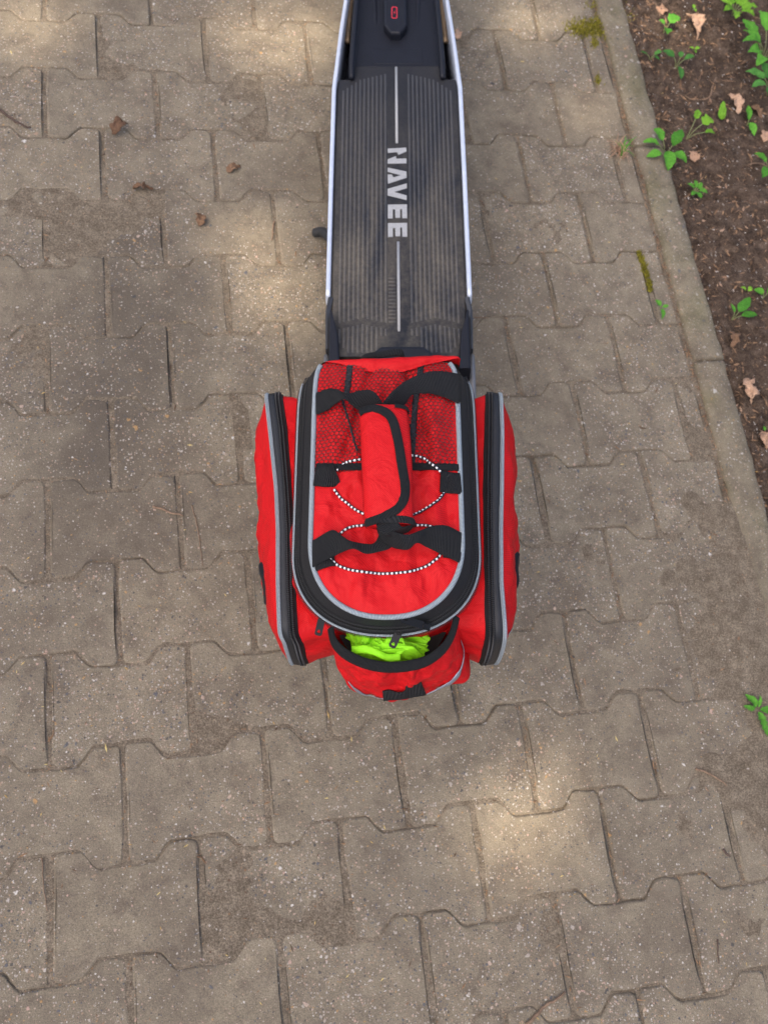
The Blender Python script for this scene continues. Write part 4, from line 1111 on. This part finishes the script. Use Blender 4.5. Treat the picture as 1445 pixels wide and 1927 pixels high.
# dry leaves
def dry_leaf(px, py, l, w, az, label, m=M_DRY, soil_=True, curl=.5, lobes=2, seed=0, grp=None):
    V, F = leaf_geo(l, w / 2, curl, lobes, .22, 14, 7)
    for i, v in enumerate(V): V[i] = v + np.array([.16 * l * fbm(v[0] * 140, v[1] * 140, seed, 3), .12 * l * fbm(v[0] * 140, v[1] * 140, seed + 4, 3), .16 * l * fbm(v[0] * 90, v[1] * 90, seed + 8, 3)])
    V[:, 1] -= l / 2; V[:, 2] -= V[:, 2].min()
    o = mesh('dry_leaf', V, F, m); sd = o.modifiers.new('thick', 'SOLIDIFY'); sd.thickness = .0006
    o.location = V3((on_soil(px, py) if soil_ else gw(px, py, .0008)) + np.array([0, 0, .0005])); o.rotation_euler = (0, 0, -math.radians(az)); tag(o, label, 'dry leaf', grp)
dry_leaf(1301, 55, .062, .030, 165, 'curled tan dry leaf near the top of the soil', seed=1, curl=.8)
dry_leaf(1244, 24, .034, .024, 60, 'small pale dry leaf at the top beside a twig', seed=2)
dry_leaf(1379, 198, .050, .027, 160, 'folded tan dry leaf in the middle of the soil', seed=3, curl=.7)
dry_leaf(1422, 212, .034, .018, 150, 'brown shrivelled dry leaf under the leafy clump', M_DRYB, seed=4)
dry_leaf(1304, 296, .030, .024, 10, 'broken square piece of tan dry leaf on the soil', seed=5, lobes=0, curl=.2)
dry_leaf(1405, 738, .054, .022, 175, 'long tan dry leaf against the edging stone low on the right', seed=6, curl=.5)
dry_leaf(1438, 832, .044, .026, 165, 'ragged tan dry leaf at the right edge', seed=7)
dry_leaf(1437, 258, .034, .022, 20, 'pale dry leaf scrap at the right edge below the clump', seed=8)
dry_leaf(1378, 640, .034, .020, 190, 'reddish dry leaf scrap tucked beside the edging stone', M_DRYB, seed=9)
dry_leaf(226, 246, .040, .020, 35, 'crumpled brown dry leaf on the left paving near the top', M_DRYB, False, .9, seed=10)
dry_leaf(270, 355, .036, .014, 85, 'flat brown dry leaf scrap on the left paving', M_DRYB, False, .4, seed=11)
dry_leaf(379, 416, .028, .018, 15, 'dark dry leaf with stalk on the paving left of the scooter', M_DRYB, False, .8, seed=12)
dry_leaf(861, 66, .030, .014, 10, 'small cream dry leaf right of the scooter rail', M_DRY, False, .4, seed=13)
dry_leaf(440, 318, .030, .016, 60, 'thin brown leaf scrap on the paving below the other litter', M_DRYB, False, .4, seed=14)
# twigs
def twig(path, r, label, m=M_TWIG, soil_=False):
    P = np.array([(on_soil(x, y, .002) if soil_ else gw(x, y, r + .0008)) for x, y in path]); c = P.mean(0)
    P = resample(cat(P, 6), 18)
    for i, p in enumerate(P): P[i] = p + np.array([fbm(p[0] * 70, p[1] * 70, 1, 2), fbm(p[0] * 70, p[1] * 70, 5, 2), 0]) * r * 1.2
    V, F, uv = tube(P - c, np.linspace(r, r * .55, 18), 6); o = mesh('twig', V, F, m); o.location = V3(c); tag(o, label, 'twig')
twig([(-20, 190), (5, 210), (30, 228), (58, 241)], .0030, 'curved brown twig entering at the left edge near the top', M_TWIGD)
twig([(289, 952), (315, 962), (346, 971)], .0020, 'short straw-coloured twig left of the red bag')
twig([(361, 950), (370, 985), (376, 1020), (382, 1066)], .0011, 'thin upright dry stalk left of the red bag')
twig([(992, 1927), (1020, 1900), (1062, 1868)], .0028, 'pale brown stick at the bottom edge right of centre')
twig([(1307, 1447), (1330, 1454), (1366, 1477)], .0019, 'thin forked twig on the lower right paving')
twig([(1349, 1766), (1351, 1815)], .0012, 'short dark needle-like twig at the lower right', M_TWIGD)
twig([(80, 1615), (82, 1665), (90, 1715)], .0009, 'thin dry straw in a joint at the lower left')
twig([(516, 416), (511, 452)], .0017, 'short reddish stick left of the scooter deck')
twig([(893, 597), (918, 598)], .0012, 'short straw beside the rear right corner of the deck')
twig([(1232, 8), (1236, 22), (1242, 34)], .0016, 'short brown twig at the top of the soil', M_TWIG, True)
twig([(1345, 148), (1338, 168), (1332, 186), (1300, 188), (1272, 172)], .0018, 'bent forked pale twig lying on the soil', M_TWIG, True)
twig([(1405, 25), (1420, 34), (1440, 38)], .0016, 'straight pale twig at the upper right corner', M_TWIG, True)
twig([(1285, 60), (1292, 72), (1301, 82)], .0018, 'dark twig beside the curled dry leaf', M_TWIGD, True)
twig([(1398, 178), (1396, 215), (1388, 255)], .0013, 'long thin dark stalk on the soil', M_TWIGD, True)
twig([(1405, 310), (1425, 308), (1445, 314)], .0016, 'pale stalk reaching in from the right edge', M_TWIG, True)
twig([(1358, 1598), (1366, 1606), (1374, 1612)], .0022, 'small dark woody scrap at the lower right', M_TWIGD)
# litter too fine to count: chips and seeds on soil and paving, grit in the joints
def scatter(name, n, fn, smin, smax, m, label, flat=.35, elong=(1.2, 3.2)):
    V, F = [], []
    for k in range(n):
        p = fn()
        if p is None: continue
        s = rng.uniform(smin, smax) * (1 if rng.random() < .85 else 1.5); e = rng.uniform(*elong); a = rng.uniform(0, PI); b = len(V)
        ca, sa = math.cos(a), math.sin(a); tl = rng.normal(0, .25)
        for (x, y, z) in ((-1, 0, 0), (0, -.5, .0), (1, 0, 0), (0, .5, 0), (0.1, 0, .8), (0, 0, -.6)):
            x *= s * e; y *= s; z *= s * flat; V.append(p + np.array([x * ca - y * sa, x * sa + y * ca, z + x * tl * .4]))
        F += [(b, b + 1, b + 4), (b + 1, b + 2, b + 4), (b + 2, b + 3, b + 4), (b + 3, b, b + 4), (b + 1, b, b + 5), (b + 2, b + 1, b + 5), (b + 3, b + 2, b + 5), (b, b + 3, b + 5)]
    tag(mesh(name, np.array(V), F, m, None, False), label, 'litter', kind='stuff')
def psoil():
    x = KX1 + .004 + rng.random() ** 1.3 * .75; y = rng.uniform(-.9, 1.3); return QP @ (np.array([x, y, soilz(x, y) + .001]) - OP)
def ppave(): return gw(rng.uniform(-150, 1600), rng.uniform(-150, 2050), .0012)
def pjoint():
    r = int(rng.integers(-8, 9)); c = int(rng.integers(-3, 7)); x = c * .2 + (.1 if r % 2 else 0) + rng.normal(0, .003); y = -r * .14 + rng.uniform(-.08, .08)
    if x > CUT: return None
    return QP @ (np.array([x, y, -.001]) - OP)
def pkerb(): return QP @ (np.array([KX0 - .004 + rng.normal(0, .004), rng.uniform(-.9, 1.3), .0]) - OP)
scatter('soil_clods', 5200, psoil, .0016, .0060, M_SOIL, 'dark crumbs of earth on the bed', .8, (1, 1.6))
scatter('soil_leaf_scraps', 260, psoil, .0022, .0062, M_DRYS, 'tan scraps of broken dry leaves on the soil', .25, (1.0, 1.9))
scatter('soil_litter', 5200, psoil, .0009, .0042, M_CHIP, 'brown bark and leaf crumbs strewn over the soil', .4)
scatter('soil_grit', 2600, psoil, .0008, .0026, M_STONE, 'pale grit scattered in the soil', .8, (1, 1.5))
scatter('soil_straw', 900, psoil, .0006, .0012, M_DRY, 'fine dry stalks scattered over the soil', .6, (5, 14))
scatter('paving_grit', 1500, ppave, .0006, .0016, M_STONE, 'fine pale grit on the paving', .7, (1, 1.5))
scatter('paving_crumbs', 500, ppave, .0008, .0020, M_CHIP, 'brown crumbs on the paving', .4)
scatter('seed_husks', 150, ppave, .0012, .0021, M_SEED, 'yellow seed husks on the paving', .3, (1.4, 2.4))
scatter('joint_litter', 1700, pjoint, .0008, .0022, M_CHIP, 'brown litter caught in the paving joints', .5)
scatter('kerb_litter', 700, pkerb, .0008, .0024, M_CHIP, 'brown litter caught along the edging stones', .5)

# the tree that shades the place, out of the picture on the sunny side
tgt = np.array([.12, .42, 0]); D = 12.0
cc = tgt + SUND * D
tree = tag(empty('shade_tree', (cc[0] - .9, cc[1] - .5, -.08)), 'tall broadleaf tree left of the paving whose crown shades it', 'tree'); TO = np.array([cc[0] - .9, cc[1] - .5, -.08])
A = cat([TO - np.array([0, 0, .1]), TO + np.array([.1, 0, 2.2]), TO + np.array([.5, .3, 6.5]), cc + np.array([.1, .1, .2])], 8)
V, F, uv = tube(A, np.linspace(.17, .04, len(A)), 10, up=(0, 1, 0)); mesh('trunk', V - TO, F, M_BARK, tree)
for k in range(7):
    a = 2 * PI * k / 7 + .35; e = cc + np.array([1.5 * math.cos(a), 1.5 * math.sin(a), .3 * math.sin(3 * a)]); s_ = A[len(A) * (60 + 4 * k) // 100]
    V, F, uv = tube(cat([s_, (s_ + e) / 2 + np.array([0, 0, .25]), e], 6), np.linspace(.05, .012, 13), 6); mesh('limb', V - TO, F, M_BARK, tree)
holes = [((548, 85), .085), ((470, 60), .05), ((520, 560), .05), ((975, 1562), .062), ((450, 440), .04), ((1005, 35), .06), ((1110, 205), .03), ((60, 40), .06), ((1270, 40), .05)]
HP = [(gw(*p), r) for p, r in holes]
e1 = np.cross(SUND, [0, 0, 1]); e1 /= np.linalg.norm(e1); e2 = np.cross(SUND, e1)
V, F = [], []
while len(F) < 15000:
    a, b, c = rng.uniform(-1, 1, 3)
    if a * a + b * b + c * c > 1 + .15 * math.sin(7 * a + 3 * b): continue
    p = cc + e1 * a * 2.35 + e2 * b * 2.35 + SUND * c * 1.1
    skip = False
    for h, r in HP:
        d = p - h; d = d - SUND * (d @ SUND)
        if d @ d < (r + .045) ** 2: skip = True; break
    if skip: continue
    n_ = SUND + rng.normal(0, .5, 3); n_ /= np.linalg.norm(n_); s_ = np.cross(n_, rng.normal(0, 1, 3)); s_ /= np.linalg.norm(s_); t_ = np.cross(n_, s_)
    l, w = rng.uniform(.06, .1), rng.uniform(.035, .06); i0 = len(V)
    V += [p - s_ * l, p - t_ * w + s_ * .01, p + s_ * l, p + t_ * w + s_ * .01]; F.append((i0, i0 + 1, i0 + 2, i0 + 3))
mesh('crown', np.array(V) - TO, F, M_CROWN, tree, False)
